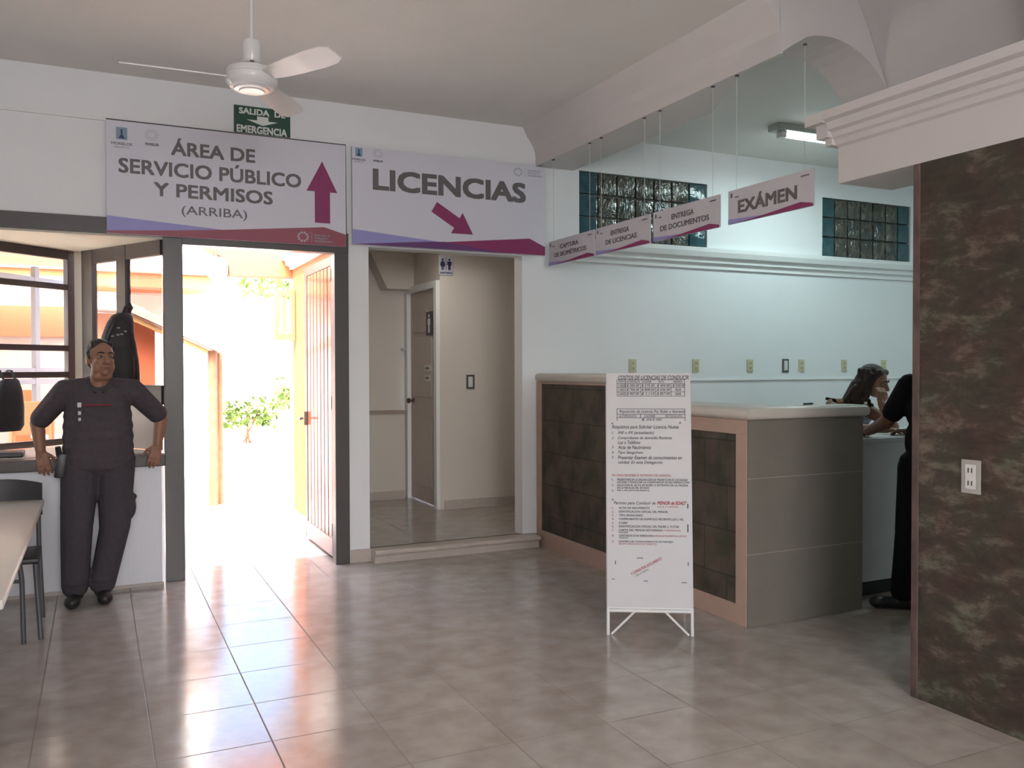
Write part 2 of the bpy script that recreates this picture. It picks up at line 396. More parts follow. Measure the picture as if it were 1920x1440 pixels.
# ------------------------------------------------------------------ the room
YW = 6.65; ZC = 3.56
struct('floor', FLOORT, (-4.0, 9.2, -4.2, 6.66, -0.08, 0.0), (0.46, 1.76, 6.66, 7.0, -0.08, 0.0))
struct('ceiling', CEIL, (-3.7, 3.33, -4.2, YW, ZC, ZC+.2), (3.33, 9.2, 3.7, YW, ZC, ZC+.2), (4.6, 9.2, 1.0, 3.7, ZC, ZC+.2),
       (3.33, 4.6, -4.2, 3.7, 4.05, 4.25), (3.33, 3.38, -4.2, 3.7, ZC+.2, 4.05))
struct('wall_front', WHITE,
       (-3.7, 3.42, YW, YW+.15, 2.56, ZC), (-3.7, -1.35, YW, YW+.15, 0, 2.56), (1.76, 1.93, YW, YW+.15, 0, 2.56),
       (3.27, 3.42, YW, YW+.15, 0, 2.56), (1.93, 3.27, YW, YW+.15, 2.47, 2.56), (.56, 1.76, YW, YW+.15, 2.45, 2.56),
       (3.42, 9.2, YW, YW+.15, 0, 2.655), (3.42, 9.2, YW, YW+.15, 3.25, ZC), (3.42, 3.83, YW, YW+.15, 2.655, 3.25),
       (5.222, 6.676, YW, YW+.15, 2.655, 3.25), (7.95, 9.2, YW, YW+.15, 2.655, 3.25))
struct('trim_1', TRIMW, (-3.5, 1.745, YW-.018, YW, 3.228, 3.246))
struct('wall_left', WHITE, (-3.7, -3.5, -4.2, 6.8, 0, ZC))
struct('wall_rear', WHITE, (-3.7, 3.6, -4.2, -4.0, 0, 1.6), (-3.7, 3.6, -4.2, -4.0, 2.9, ZC), (-3.7, -1.0, -4.2, -4, 1.6, 2.9), (1.4, 3.6, -4.2, -4, 1.6, 2.9))
struct('wall_right', WHITE, (3.40, 3.6, -4.2, 1.5, 0, 4.05), (3.6, 9.2, 1.0, 1.2, 0, 4.05), (9.0, 9.2, 1.2, 6.65, 0, ZC))
# beam over the service counter with its cove, arch and vault
cove = [(3.28, ZC), (3.31, 3.50), (3.345, 3.45), (3.375, 3.41), (3.395, 3.36), (3.40, 3.32), (3.40, 3.24), (3.77, 3.24), (3.77, ZC)]
bm = new_bm(); prism(bm, cove, 4.75, YW, 'y')
prism(bm, [(x, z) for x, z in cove if x <= 3.40]+[(3.42, 3.24), (3.42, ZC)], 3.7, 4.75, 'y'); prism(bm, [(3.41, 4.03), (3.42, 4.03), (3.77, 4.75), (3.41, 4.75)], 3.2402, ZC, 'z')
o = obj('trim_2', bm, BEAMP); o['kind'] = 'structure'
arch = [(3.394, ZC+.5), (3.394, 3.236), (3.47, 3.29), (3.582, 3.355), (3.64, 3.372), (3.70, 3.38), (3.77, 3.383), (3.83, 3.378), (3.91, 3.36), (3.99, 3.33), (4.07, 3.285), (4.14, 3.23), (4.19, 3.175),
        (4.236, 3.112), (4.26, 3.02), (4.28, 2.9), (4.29, 2.7), (4.7, 2.7), (4.7, ZC+.5)]
prism_obj('trim_3', BEAMP, arch, 3.69, 4.02, 'y')
vault = [(3.72, 4.05), (3.87, 3.80), (3.966, 3.632), (4.052, 3.494), (4.117, 3.35), (4.18, 3.23), (4.236, 3.112), (4.27, 2.95), (4.29, 2.7), (4.6, 2.7), (4.6, 4.05)]
prism_obj('trim_4', BEAMP, vault, 2.62, 3.688, 'y')
vault2 = [(3.52, 4.05), (3.77, 3.63), (3.86, 3.49), (3.93, 3.35), (4.04, 3.11), (4.08, 2.95), (4.1, 2.7), (4.6, 2.7), (4.6, 4.05)]
prism_obj('trim_5', WHITE, vault2, 1.2, 2.62, 'y')
crown = [(3.374, 2.44), (3.374, 2.62), (3.355, 2.63), (3.345, 2.655), (3.33, 2.665), (3.325, 2.69), (3.30, 2.70), (3.29, 2.735), (3.262, 2.745), (3.258, 2.785), (3.80, 2.785), (3.75, 2.62), (3.75, 2.44)]
bm = new_bm(); prism(bm, crown, 0.0, 3.255, 'y')
box(bm, 3.33, 3.79, 3.255, 3.30, 2.63, 2.665); box(bm, 3.30, 3.80, 3.255, 3.33, 2.665, 2.735); box(bm, 3.262, 3.80, 3.255, 3.37, 2.735, 2.785)
o = obj('trim_6', bm, BEAMP); o['kind'] = 'structure'
# peeling pillar
t = thing('pillar', 'dark pillar with peeling rusty paint carrying the white beam', 'pillar', (3.55, 2.2, 0)); t['kind'] = 'structure'
part('shaft', PEEL, t, (3.374, 3.75, 1.5, 2.77, 0, 2.44))
part('corner_strip', PEELR, t, (3.368, 3.75, 2.77, 2.806, 0, 2.44), bev=.006, label='reddish metal corner strip')
# cornice under the glass-block windows and a thin dado line
prism_obj('trim_7', TRIMW, [(YW, 2.45), (YW-.02, 2.45), (YW-.02, 2.49), (YW-.05, 2.505), (YW-.05, 2.54), (YW-.085, 2.555), (YW-.10, 2.60), (YW-.10, 2.635), (YW, 2.65)], 3.78, 9.0, 'x')
struct('trim_8', TRIMW, (3.42, 9.0, YW-.012, YW, 1.395, 1.41))
# skirtings
struct('baseboard_front', SKIRT, (1.775, 1.96, YW-.014, YW, 0, .10), (3.25, 3.40, YW-.014, YW, 0, .10), (-3.5, -1.35, YW-.014, YW, 0, .1))

# glass-block windows
def glass_blocks(name, x0, x1, nx, z0, z1, nz, teal):
    root = thing(name, 'high window of glass blocks', 'window', ((x0+x1)/2, YW, z0)); del root['label']; del root['category']; root['kind'] = 'structure'
    part('frame', mat('grey_mortar', (.22, .23, .21), .7), root, (x0, x1, YW+.05, YW+.13, z0, z1))
    dx = (x1-x0)/nx; dz = (z1-z0)/nz
    b1 = new_bm(); b2 = new_bm()
    for i in range(nx):
        for k in range(nz):
            box(b2 if i in teal else b1, x0+i*dx+.006, x0+(i+1)*dx-.006, YW+.012, YW+.09, z0+k*dz+.006, z0+(k+1)*dz-.006, bev=.012)
    obj('pane', b1, BLOCKG, root, True); obj('pane', b2, BLOCKT, root, True, label='teal tinted glass blocks')
glass_blocks('window_1', 3.83, 5.222, 7, 2.655, 3.25, 3, (0, 6))
glass_blocks('window_2', 6.676, 7.95, 7, 2.655, 3.25, 3, (0, 6))

# ------------------------------------------------------------------ entrance: posts, header, leaf
t = thing('door_1', '', '', (1.1, 6.7, 0)); del t['label']; del t['category']; t['kind'] = 'structure'
part('frame', DARKB, t, (.43, .56, 6.62, 6.72, 0, 2.45), (1.655, 1.765, 6.63, 6.74, 0, 2.45), (.43, 1.765, 6.625, 6.74, 2.405, 2.56), bev=.004)
lf = part('door_leaf', DARK, t, (1.672, 1.712, 7.70, 7.79, .03, 2.405), (1.672, 1.712, 6.76, 6.83, .03, 2.405), (1.672, 1.712, 6.83, 7.70, 2.33, 2.405), bev=.003)
struct('kick_rail', mat('pink_rail_paint', (.46, .32, .30), .3, .6), (1.668, 1.714, 6.80, 7.72, .03, .17), parent=t)
bm = new_bm(); n = 7
for i in range(n):
    y0 = 6.83+i*(.87/n); box(bm, 1.676, 1.706, y0+.011, y0+.87/n-.011, .17, 2.33, bev=.005)
obj('door_panel', bm, mat('brick_brown_door_metal', (.27, .085, .055), .14, .6, noise=(3, .05)), t)
part('panel_joint', DARKB, t, (1.684, 1.70, 6.83, 7.70, .17, 2.33))
bm = new_bm(); box(bm, 1.645, 1.672, 7.70, 7.74, 1.02, 1.14, bev=.004); tube(bm, [(1.64, 7.72, 1.08), (1.60, 7.72, 1.08), (1.60, 7.63, 1.08)], .011)
obj('door_handle', bm, BRASSD, t, label='brown door handle')
for z in (.25, 1.25, 2.25):
    bm = new_bm(); tube(bm, [(1.664, 6.755, z-.05), (1.664, 6.755, z+.05)], .012, 10); obj('hinge', bm, DARKB, t)

# ------------------------------------------------------------------ booth at the left (reception window)
booth = [(-1.35, 6.80), (.44, 6.80), (.40, 6.87), (-.10, 7.72), (-.20, 7.72), (-1.2, 6.80)]
prism_obj('trim_9', mat('booth_soffit', (.62, .57, .48), .6), [(-1.35, 6.66), (.50, 6.66), (.44, 6.87), (-.06, 7.76), (-.22, 7.76), (-1.30, 6.80)], 2.44, 2.60, 'z')
struct('trim_10', DARK, (-1.35, .43, 6.63, 6.76, 2.455, 2.565))
def frame_run(root, A, B, z0, z1, stiles, rails, w=.05, m=DARK, d=.05):
    A = Vector((A[0], A[1], 0)); B = Vector((B[0], B[1], 0)); L_ = (B-A).length
    M_ = plane_mtx(A, (B-A), (0, 0, 1))
    bm = new_bm()
    for s, ww in stiles: box(bm, s*L_-ww/2, s*L_+ww/2, z0, z1, -d/2, d/2, bev=.003, mtx=M_)
    obj('frame', bm, m, root)
    bm = new_bm()
    for z, h, a, b in rails: box(bm, a*L_, b*L_, z-h/2, z+h/2, -d/2+.004, d/2-.004, bev=.003, mtx=M_)
    obj('rail', bm, m, root)
    return M_, L_
w3 = thing('window_3', '', '', (-.6, 7.2, .93)); del w3['label']; del w3['category']; w3['kind'] = 'structure'
MA, LA = frame_run(w3, (-1.22, 6.76), (-.165, 7.68), .93, 2.44, [(0.03, .05), (.975, .06)],
    [(2.405, .07, 0, 1), (2.155, .045, 0, 1), (1.68, .045, 0, 1), (1.475, .045, 0, 1), (.955, .05, 0, 1)])
bm = new_bm(); box(bm, .05, LA-.05, .96, 2.40, -.004, .004, mtx=MA); obj('pane', bm, PANE, w3)
w4 = thing('window_4', '', '', (.2, 7.2, .93)); del w4['label']; del w4['category']; w4['kind'] = 'structure'
MB_, LB = frame_run(w4, (.43, 6.70), (-.085, 7.62), .93, 2.44, [(.475, .12), (.925, .15)],
    [(2.385, .11, 0, 1), (1.33, .14, 0, 1)], d=.045)
bm = new_bm(); box(bm, .02, LB*.42, 1.40, 2.34, -.004, .004, mtx=MB_); obj('pane', bm, PANED, w4)
bm = new_bm(); box(bm, LB*.52, LB*.87, 1.40, 2.34, -.004, .004, mtx=MB_); obj('pane', bm, PANE, w4)
bm = new_bm(); box(bm, .03, LB*.96, .93, 1.27, -.012, .012, mtx=MB_); obj('infill_panel', bm, mat('taupe_panel', (.34, .28, .24), .5), w4)
struct('trim_11', CREAM, (-.205, -.085, 7.66, 7.76, 0, 2.44))
t = thing('reception_counter', 'white panelled counter with dark edged top under the left opening, guard leaning on it', 'counter', (-.45, 6.6, 0))
part('front_panel', mat('white_slatted_panel', (.70, .70, .74), .4, .5, noise=(30, .06), stretch=(8, 1, .2)), t, (-1.34, -.215, 6.535, 6.60, .03, .845), (-.212, .415, 6.525, 6.60, .03, .845), bev=.003)
part('plinth', SKIRT, t, (-1.34, .415, 6.56, 6.60, 0, .03))
part('edge', DARK, t, (-1.34, .425, 6.47, 6.60, .845, .925), bev=.006, label='dark counter edge')
prism_obj('worktop', WOODB, [(-1.34, 6.602), (.40, 6.602), (.40, 6.69), (-.12, 7.58), (-.20, 7.58), (-1.18, 6.72)], .88, .93, 'z', parent=t, label='beige laminate worktop')
part('trim_strip', mat('aluminium_strip', (.6, .6, .62), .35, .5, metal=.6), t, (.40, .416, 6.518, 6.526, .03, .845))

# things on the reception counter and hung in the booth
o = struct('box', BLACKP, (-.80, -.45, 6.62, 6.84, .931, .965), bev=.008); o.name = 'document_tray'; del o['kind']
tag(o, 'flat black tray lying on the reception worktop at the far left', 'tray')
t = thing('backpack', 'black backpack hanging on the booth mullion behind the guard', 'bag', (.2, 6.98, 1.4))
bm = new_bm()
prof = [(.02, 1.38, .10, .05), (.01, 1.42, .135, .075), (.0, 1.56, .14, .085), (-.005, 1.70, .125, .085), (.0, 1.78, .105, .08), (.015, 1.86, .09, .07), (.025, 1.905, .072, .055), (.035, 1.928, .045, .035)]
bm.free(); bx = Vector((1, 0, 0)); bn = Vector((0, -1, 0)); side = 1
cen = Vector((.145, 7.0, 0))
def V3(*a): return Vector(a)
def bag_loft(prof, cen, bx, bn, off, seg=20):
    bm = new_bm(); rings = []
    for dx, z, a, b in prof:
        rings.append([bm.verts.new(cen+bx*(dx+a*math.copysign(abs(math.cos(u))**.7, math.cos(u)))+bn*(off+b*math.copysign(abs(math.sin(u))**.7, math.sin(u)))+Vector((0, 0, z))) for u in [2*PI*i/seg for i in range(seg)]])
    for A, B in zip(rings, rings[1:]):
        for i in range(seg): bm.faces.new((A[i], A[(i+1) % seg], B[(i+1) % seg], B[i]))
    bm.faces.new(list(reversed(rings[0]))); bm.faces.new(rings[-1])
    return bm
NYL = mat('black_nylon', (.020, .017, .018), .6, .4, noise=(30, .3), bump=(12, .5))
obj('bag_body', bag_loft(prof, cen, bx, bn, .0), NYL, t, True)
obj('front_pocket', bag_loft([(0.01, 1.42, .08, .03), (0, 1.48, .105, .045), (0, 1.60, .105, .045), (0, 1.68, .07, .02)], cen, bx, bn, .075), NYL, t, True)
bm = new_bm(); tube(bm, [cen+V3(.03, .0, 1.91), cen+V3(.05, .03, 1.97), cen+V3(.085, .045, 2.0), cen+V3(.09, .02, 1.97), cen+V3(.07, -.02, 1.90), cen+V3(.10, -.06, 1.70), cen+V3(.105, -.05, 1.5)], .013); obj('strap', bm, NYL, t)
bm = new_bm(); tube(bm, [cen+V3(-.03, -.07, 1.84), cen+V3(-.07, -.085, 1.74), cen+V3(-.09, -.07, 1.62)], .011); obj('strap', bm, NYL, t)
for dx, z in ((.0, 1.815), (.045, 1.79), (-.005, 1.765), (-.04, 1.755), (.02, 1.77)):
    bm = new_bm(); box(bm, -.010, .010, -.006, .006, -.005, .005, bev=.002, mtx=Matrix.Translation(cen+Vector((dx, -.088, z)))); obj('buckle', bm, mat('worn_grey_metal', (.25, .24, .24), .45), t, label='small grey buckle')
t = thing('handbag', 'black bag hanging from the booth window rail at the left edge', 'bag', (-.56, 7.24, 1.06))
hx, hn, hc = Vector((.754, .657, 0)), Vector((.657, -.754, 0)), Vector((-.60, 7.222, 0))
obj('bag_body', bag_loft([(0, 1.07, .10, .035), (0, 1.11, .125, .05), (.0, 1.25, .125, .055), (.015, 1.36, .10, .045), (.025, 1.43, .07, .03), (.03, 1.45, .05, .02)], hc, hx, hn, .02), NYL, t, True)
for dx in (-.02, .07):
    bm = new_bm(); tube(bm, [hc+hx*dx+hn*.02+V3(0, 0, 1.44), hc+hx*dx-hn*.02+V3(0, 0, 1.505), hc+hx*dx-hn*.06+V3(0, 0, 1.508), hc+hx*dx-hn*.098+V3(0, 0, 1.49)], .008); obj('strap', bm, NYL, t)
# ------------------------------------------------------------------ alcove with the toilets
struct('floor_alcove', FLOORT, (1.93, 4.3, 6.66, 9.3, -.08, .10))
prism_obj('trim_12', SKIRT, [(6.68, -.0), (6.68, .10), (6.52, .10), (6.505, .093), (6.50, .08), (6.505, .067), (6.52, .06), (6.535, .055), (6.535, 0)], 1.935, 3.37, 'x')
struct('wall_alcove', ALCW, (1.84, 1.93, 6.8, 9.3, 0, 2.75), (1.93, 4.4, 9.2, 9.3, 0, 2.75), (3.17, 4.4, 8.163, 8.25, 0, 2.75), (4.3, 4.4, 6.8, 8.163, 0, 2.75),
       (3.10, 3.17, 8.163, 8.25, 0, 2.75), (3.10, 3.17, 8.25, 9.2, 2.40, 2.75))
struct('ceiling_alcove', ALCW, (1.84, 4.4, 6.8, 9.3, 2.75, 2.85))
prism_obj('trim_13', ALCW, [(1.93, 2.75), (2.62, 2.75), (2.80, 2.37), (3.10, 2.37), (3.10, 2.75)], 8.95, 9.2, 'y')
struct('wall_pony', ALCW, (1.93, 3.02, 9.05, 9.2, .1, 1.03))
struct('trim_14', mat('taupe_ledge', (.36, .29, .24), .4), (1.93, 3.03, 9.03, 9.2, 1.03, 1.06))
struct('baseboard_alcove', SKIRT, (1.93, 3.02, 9.038, 9.05, .1, .19), (3.14, 4.3, 8.151, 8.163, .1, .19), (1.93, 1.942, 6.8, 9.05, .1, .19))
t = thing('door_2', '', '', (3.1, 8.7, .1)); del t['label']; del t['category']; t['kind'] = 'structure'
DOORP = mat('taupe_door_paint', (.52, .45, .40), .4, .4)
part('frame', TRIMW, t, (3.06, 3.17, 9.07, 9.16, .1, 2.40), (3.06, 3.17, 8.17, 8.25, .1, 2.40), (3.06, 3.17, 8.25, 9.07, 2.33, 2.40), bev=.004)
part('door_leaf', DOORP, t, (3.10, 3.14, 8.26, 9.06, .115, 2.325), bev=.002)
bm = new_bm()
box(bm, 3.088, 3.102, 8.38, 8.94, .28, 1.0, bev=.006); box(bm, 3.088, 3.102, 8.38, 8.94, 1.22, 1.85, bev=.006)
prism(bm, [(8.38, 1.9)]+[(8.66+.28*math.cos(a), 1.93+.22*math.sin(a)) for a in [PI-i*PI/10 for i in range(11)]]+[(8.94, 1.9)], 3.088, 3.102, 'x')
obj('door_panel', bm, DOORP, t)
bm = new_bm(); lathe(bm, [(.03, 0), (.03, .008), (.012, .012), (.012, .035), (.027, .042), (.03, .06), (.02, .075)], seg=16)
for v in bm.verts: v.co = Vector((3.10-v.co.z, 8.98+v.co.x, 1.17+v.co.y))
obj('door_knob', bm, BRASSD, t, True, label='dark round door knob')
o = part('door_bolt', CHROME, t, (3.03, 3.06, 9.08, 9.22, 1.715, 1.74))
def figure_man(bm, M_, s, x, y):
    """pictogram in a plane: standing man, height s, feet at (x,y)"""
    pts = [(x+.10*s*math.cos(a), y+.90*s+.10*s*math.sin(a)) for a in [2*PI*i/14 for i in range(14)]]
    poly_bm(bm, pts, .001, .003, M_)
    poly_bm(bm, [(x-.20*s, y+.76*s), (x-.20*s, y+.42*s), (x-.12*s, y+.42*s), (x-.12*s, y+.62*s), (x-.11*s, y), (x-.02*s, y), (x, y+.38*s), (x+.02*s, y), (x+.11*s, y), (x+.12*s, y+.62*s), (x+.12*s, y+.42*s), (x+.20*s, y+.42*s), (x+.20*s, y+.76*s)], .001, .003, M_)
def figure_woman(bm, M_, s, x, y):
    pts = [(x+.10*s*math.cos(a), y+.90*s+.10*s*math.sin(a)) for a in [2*PI*i/14 for i in range(14)]]
    poly_bm(bm, pts, .001, .003, M_)
    poly_bm(bm, [(x-.12*s, y+.77*s), (x-.26*s, y+.44*s), (x-.18*s, y+.42*s), (x-.11*s, y+.58*s), (x-.22*s, y+.30*s), (x-.10*s, y+.30*s), (x-.10*s, y), (x-.02*s, y), (x-.02*s, y+.30*s), (x+.02*s, y+.30*s), (x+.02*s, y), (x+.10*s, y), (x+.10*s, y+.30*s), (x+.22*s, y+.30*s), (x+.11*s, y+.58*s), (x+.18*s, y+.42*s), (x+.26*s, y+.44*s), (x+.12*s, y+.77*s)], .001, .003, M_)
MW = plane_mtx((0, 8.155, 0), (1, 0, 0), (0, 0, 1))
t = thing('restroom_sign', 'white sign with two navy figures high on the alcove wall', 'sign', (3.155, 8.155, 2.45))
part('panel', mat('pale_lilac_plate', (.60, .60, .70), .4), t, (3.085, 3.235, 8.15, 8.162, 2.45, 2.645), bev=.002)
bm = new_bm(); M2 = plane_mtx((0, 8.15, 0), (1, 0, 0), (0, 0, 1)); figure_woman(bm, M2, .115, 3.125, 2.50); figure_man(bm, M2, .115, 3.197, 2.50)
poly_bm(bm, [(3.159, 2.50), (3.163, 2.50), (3.163, 2.625), (3.159, 2.625)], .001, .003, M2)
obj('pictogram', bm, NAVY, t)
bm = new_bm(); text_bm(bm, 'SANITARIOS', 3.095, 2.462, .13, .02, .02, mtx=M2, depth=.002); obj('lettering', bm, NAVY, t)
MD = plane_mtx((3.0885, 0, 0), (0, -1, 0), (0, 0, 1))
t = thing('restroom_plate', 'small dark plate with a white figure on the toilet door', 'sign', (3.085, 8.43, 1.86))
part('panel', mat('charcoal_plate', (.05, .05, .06), .4), t, (3.081, 3.088, 8.34, 8.52, 1.86, 2.10), bev=.002)
bm = new_bm(); M3 = plane_mtx((3.081, 0, 0), (0, -1, 0), (0, 0, 1)); figure_man(bm, M3, .19, -8.43, 1.885); obj('pictogram', bm, WHITEINK, t)
for z, w, lab in ((1.52, .13, 'upper of two small paper notices on the toilet door'), (1.42, .12, 'lower of two small paper notices on the toilet door')):
    t = thing('paper_notice', lab, 'notice', (3.085, 8.5, z))
    part('sheet', PLASTIC_W, t, (3.084, 3.088, 8.5-w/2-.02, 8.5+w/2+.02, z-.03, z+.03))
    bm = new_bm(); text_bm(bm, 'AVISO' if z > 1.5 else 'CERRAR', -8.5-w/2, z-.012, w, .024, .02, mtx=plane_mtx((3.084, 0, 0), (0, -1, 0), (0, 0, 1))); obj('lettering', bm, GREYT, t)

def wall_plate(name, label, cat, M_, frame, kind, group=None, s=1.0):
    """switch or outlet plate in the plane of M_ (local x right, y up, z out)"""
    loc = M_ @ Vector((0, 0, 0))
    t = thing(name, label, cat, loc, 0, group)
    bm = new_bm(); box(bm, -.036*s, .036*s, -.058*s, .058*s, .0005, .008, bev=.003, mtx=M_); obj('cover_plate', bm, frame, t)
    inner = BLACKP if frame is PLASTIC_C else PLASTIC_W
    bm = new_bm(); box(bm, -.02*s, .02*s, -.042*s, .042*s, .008, .011, bev=.0015, mtx=M_); obj('insert', bm, PLASTIC_W if kind != 'outlet' else PLASTIC_C if frame is PLASTIC_C else PLASTIC_W, t)
    bm = new_bm()
    if kind == 'outlet':
        for y in (-.022, .022):
            bm = new_bm()
            box(bm, -.008*s, -.005*s, (y-.008)*s, (y+.008)*s, .0108, .0125, mtx=M_); box(bm, .005*s, .008*s, (y-.008)*s, (y+.008)*s, .0108, .0125, mtx=M_)
            obj('socket', bm, BLACKP, t)
    else:
        box(bm, -.012*s, .012*s, -.028*s, .028*s, .011, .016, bev=.002, mtx=M_); obj('rocker', bm, PLASTIC_W, t)
    return t
wall_plate('light_switch', 'dark framed light switch on the alcove wall', 'switch', plane_mtx((3.425, 8.163, 1.38), (1, 0, 0), (0, 0, 1)), mat('dark_switch_plate', (.09, .085, .075), .4), 'switch', s=1.25)
xs = [4.385, 5.09, 5.74, 6.19, 6.40, 6.98, 7.55]
names = ['first cream outlet on the service wall, above the high stone counter', 'second cream outlet on the service wall, right of the tall easel board', 'cream outlet on the service wall left of the dark framed switch',
         'dark framed switch among the cream outlets on the service wall', 'cream outlet just right of the dark framed switch', 'cream outlet left of the long-haired person\'s head', 'cream outlet directly behind the long-haired person\'s head']
for i, x in enumerate(xs):
    Mx = plane_mtx((x, YW, 1.537), (1, 0, 0), (0, 0, 1))
    if i == 3: wall_plate('light_switch', names[i], 'switch', Mx, MATS['dark_switch_plate'], 'switch', s=1.15)
    else: wall_plate('wall_outlet', names[i], 'outlet', Mx, PLASTIC_C, 'outlet', 'cream outlets along the service wall', s=1.05)
wall_plate('wall_outlet', 'white outlet plate on the peeling dark pillar', 'outlet', plane_mtx((3.374, 2.505, 1.047), (0, -1, 0), (0, 0, 1)), mat('grey_outlet_plate', (.42, .40, .37), .35), 'outlet', s=1.25)

# ------------------------------------------------------------------ signs on the front wall
def emblem_bits(t, M_, ex, ez, s, fx, fz, fs, tx=True):
    """small crest plate with its caption and a dotted round seal with its caption"""
    bm = new_bm(); poly_bm(bm, [(ex, ez), (ex+s, ez), (ex+s, ez+s*1.2), (ex, ez+s*1.2)], .001, .002, M_); obj('crest', bm, BLUEG, t)
    bm = new_bm(); poly_bm(bm, [(ex+.2*s, ez+.12*s), (ex+.8*s, ez+.12*s), (ex+.5*s, ez+.6*s)], .002, .003, M_); poly_bm(bm, [(ex+.42*s, ez+.55*s), (ex+.58*s, ez+.55*s), (ex+.58*s, ez+s), (ex+.42*s, ez+s)], .002, .003, M_); obj('crest_figure', bm, NAVY, t)
    bm = new_bm()
    for i in range(14):
        a = 2*PI*i/14
        for rr in (.5, .34):
            cx_, cz_ = fx+fs*.5+fs*rr*math.cos(a+rr), fz+fs*.5+fs*rr*.85*math.sin(a+rr)
            poly_bm(bm, [(cx_-fs*.05, cz_-fs*.03), (cx_+fs*.05, cz_-fs*.03), (cx_+fs*.05, cz_+fs*.03), (cx_-fs*.05, cz_+fs*.03)], .001, .002, M_)
    obj('seal', bm, LGREY, t)
    bm = new_bm()
    text_bm(bm, 'MORELOS', ex-s*.45, ez-s*.55, s*1.9, s*.27, .01, mtx=M_); text_bm(bm, 'PODER EJECUTIVO', ex-s*.2, ez-s*.85, s*1.4, s*.15, 0, mtx=M_)
    text_bm(bm, 'MORELOS', fx, fz-fs*.38, fs, fs*.22, .03, mtx=M_)
    obj('caption', bm, GREYT, t)
MS = plane_mtx((0, 6.600, 0), (1, 0, 0), (0, 0, 1))
t = thing('wall_sign', 'big white banner reading area de servicio publico y permisos above the open entrance', 'sign', (.905, 6.62, 2.46))
part('panel', SIGNW, t, (.072, 1.738, 6.600, 6.612, 2.452, 3.228))
bm = new_bm(); tube(bm, [(.072, 6.607, 3.232), (1.74, 6.607, 3.232), (1.742, 6.607, 2.45)], .006, 6); obj('edge', bm, DARKB, t)
bm = new_bm()
for s, x0, z0, x1, z1 in (('ÁREA DE', .487, 3.027, 1.064, 3.125), ('SERVICIO PÚBLICO', .148, 2.872, 1.399, 2.975), ('Y PERMISOS', .372, 2.730, 1.189, 2.828)):
    text_bm(bm, s, x0, z0, x1-x0, z1-z0, .024, mtx=MS)
text_bm(bm, '(ARRIBA)', .554, 2.595, .45, .082, .004, mtx=MS)
obj('lettering', bm, GREYT, t)
bm = new_bm(); poly_bm(bm, [(1.5, 2.622), (1.616, 2.622), (1.616, 2.858), (1.672, 2.858), (1.557, 3.088), (1.438, 2.858), (1.5, 2.858)], .0, .0015, MS)
obj('arrow', bm, PURPLE, t, label='magenta arrow pointing up')
bm = new_bm(); poly_bm(bm, [(.073, 2.470), (.073, 2.573), (.845, 2.522), (.55, 2.49)], 0, .0010, MS); obj('wave_band', bm, LILAC, t, label='lilac band')
bm = new_bm(); poly_bm(bm, [(.073, 2.453), (1.737, 2.453), (1.737, 2.545), (1.57, 2.592), (.845, 2.524), (.4, 2.49), (.073, 2.470)], 0, .0013, MS); obj('wave_band', bm, mat('sign_wine_ink', (.30, .075, .11), .5), t, label='wine red band')
emblem_bits(t, MS, .135, 3.10, .07, .32, 3.11, .085)
bm = new_bm()
for i in range(10):
    a = 2*PI*i/10; cx_, cz_ = 1.41+.036*math.cos(a), 2.51+.032*math.sin(a); poly_bm(bm, [(cx_-.008, cz_-.008), (cx_+.008, cz_-.008), (cx_+.008, cz_+.008), (cx_-.008, cz_+.008)], .0013, .0022, MS)
poly_bm(bm, [(1.474, 2.475), (1.477, 2.475), (1.477, 2.55), (1.474, 2.55)], .0013, .0022, MS)
text_bm(bm, 'SECRETARIA DE', 1.492, 2.518, .12, .014, .01, mtx=MS, depth=.004); text_bm(bm, 'MOVILIDAD Y', 1.492, 2.496, .11, .014, .02, mtx=MS, depth=.004); text_bm(bm, 'TRANSPORTE', 1.492, 2.474, .145, .014, .02, mtx=MS, depth=.004)
obj('small_logo', bm, LGREY, t)

t = thing('wall_sign', 'white banner reading licencias with a diagonal arrow above the alcove', 'sign', (2.62, 6.62, 2.48))
part('panel', SIGNW, t, (1.79, 3.466, 6.600, 6.612, 2.478, 3.228))
bm = new_bm(); text_bm(bm, 'LICENCIAS', 1.953, 2.908, 1.33, .168, .034, mtx=MS); obj('lettering', bm, GREYT, t)
ax, az = Vector((2.46, 2.816)), Vector((2.797, 2.614)); d = (az-ax).normalized(); q = Vector((-d.y, d.x)); N = ax+(az-ax)*.58
pts = [ax+q*.047, N+q*.047, N+q*.10, az, N-q*.10, N-q*.047, ax-q*.047]
bm = new_bm(); poly_bm(bm, [tuple(p) for p in reversed(pts)], 0, .0015, MS); obj('arrow', bm, PURPLE, t, label='magenta arrow pointing down to the right')
bm = new_bm(); poly_bm(bm, [(1.792, 2.480), (2.50, 2.530), (2.50, 2.538), (1.792, 2.594)], 0, .0010, MS); obj('wave_band', bm, LILAC, t, label='lilac band')
bm = new_bm(); poly_bm(bm, [(1.792, 2.479), (3.1, 2.479), (2.55, 2.540), (2.40, 2.532)], 0, .0012, MS); obj('wave_band', bm, PURPLE2, t, label='plum band')
bm = new_bm(); poly_bm(bm, [(2.56, 2.539), (3.05, 2.480), (3.464, 2.479), (3.464, 2.55), (3.318, 2.614)], 0, .0014, MS); obj('wave_band', bm, PURPLE, t, label='magenta band')
emblem_bits(t, MS, 1.815, 3.155, .055, 1.958, 3.155, .075)
bm = new_bm()
for i in range(10):
    a = 2*PI*i/10; cx_, cz_ = 3.21+.034*math.cos(a), 3.165+.03*math.sin(a); poly_bm(bm, [(cx_-.007, cz_-.007), (cx_+.007, cz_-.007), (cx_+.007, cz_+.007), (cx_-.007, cz_+.007)], 0, .001, MS)
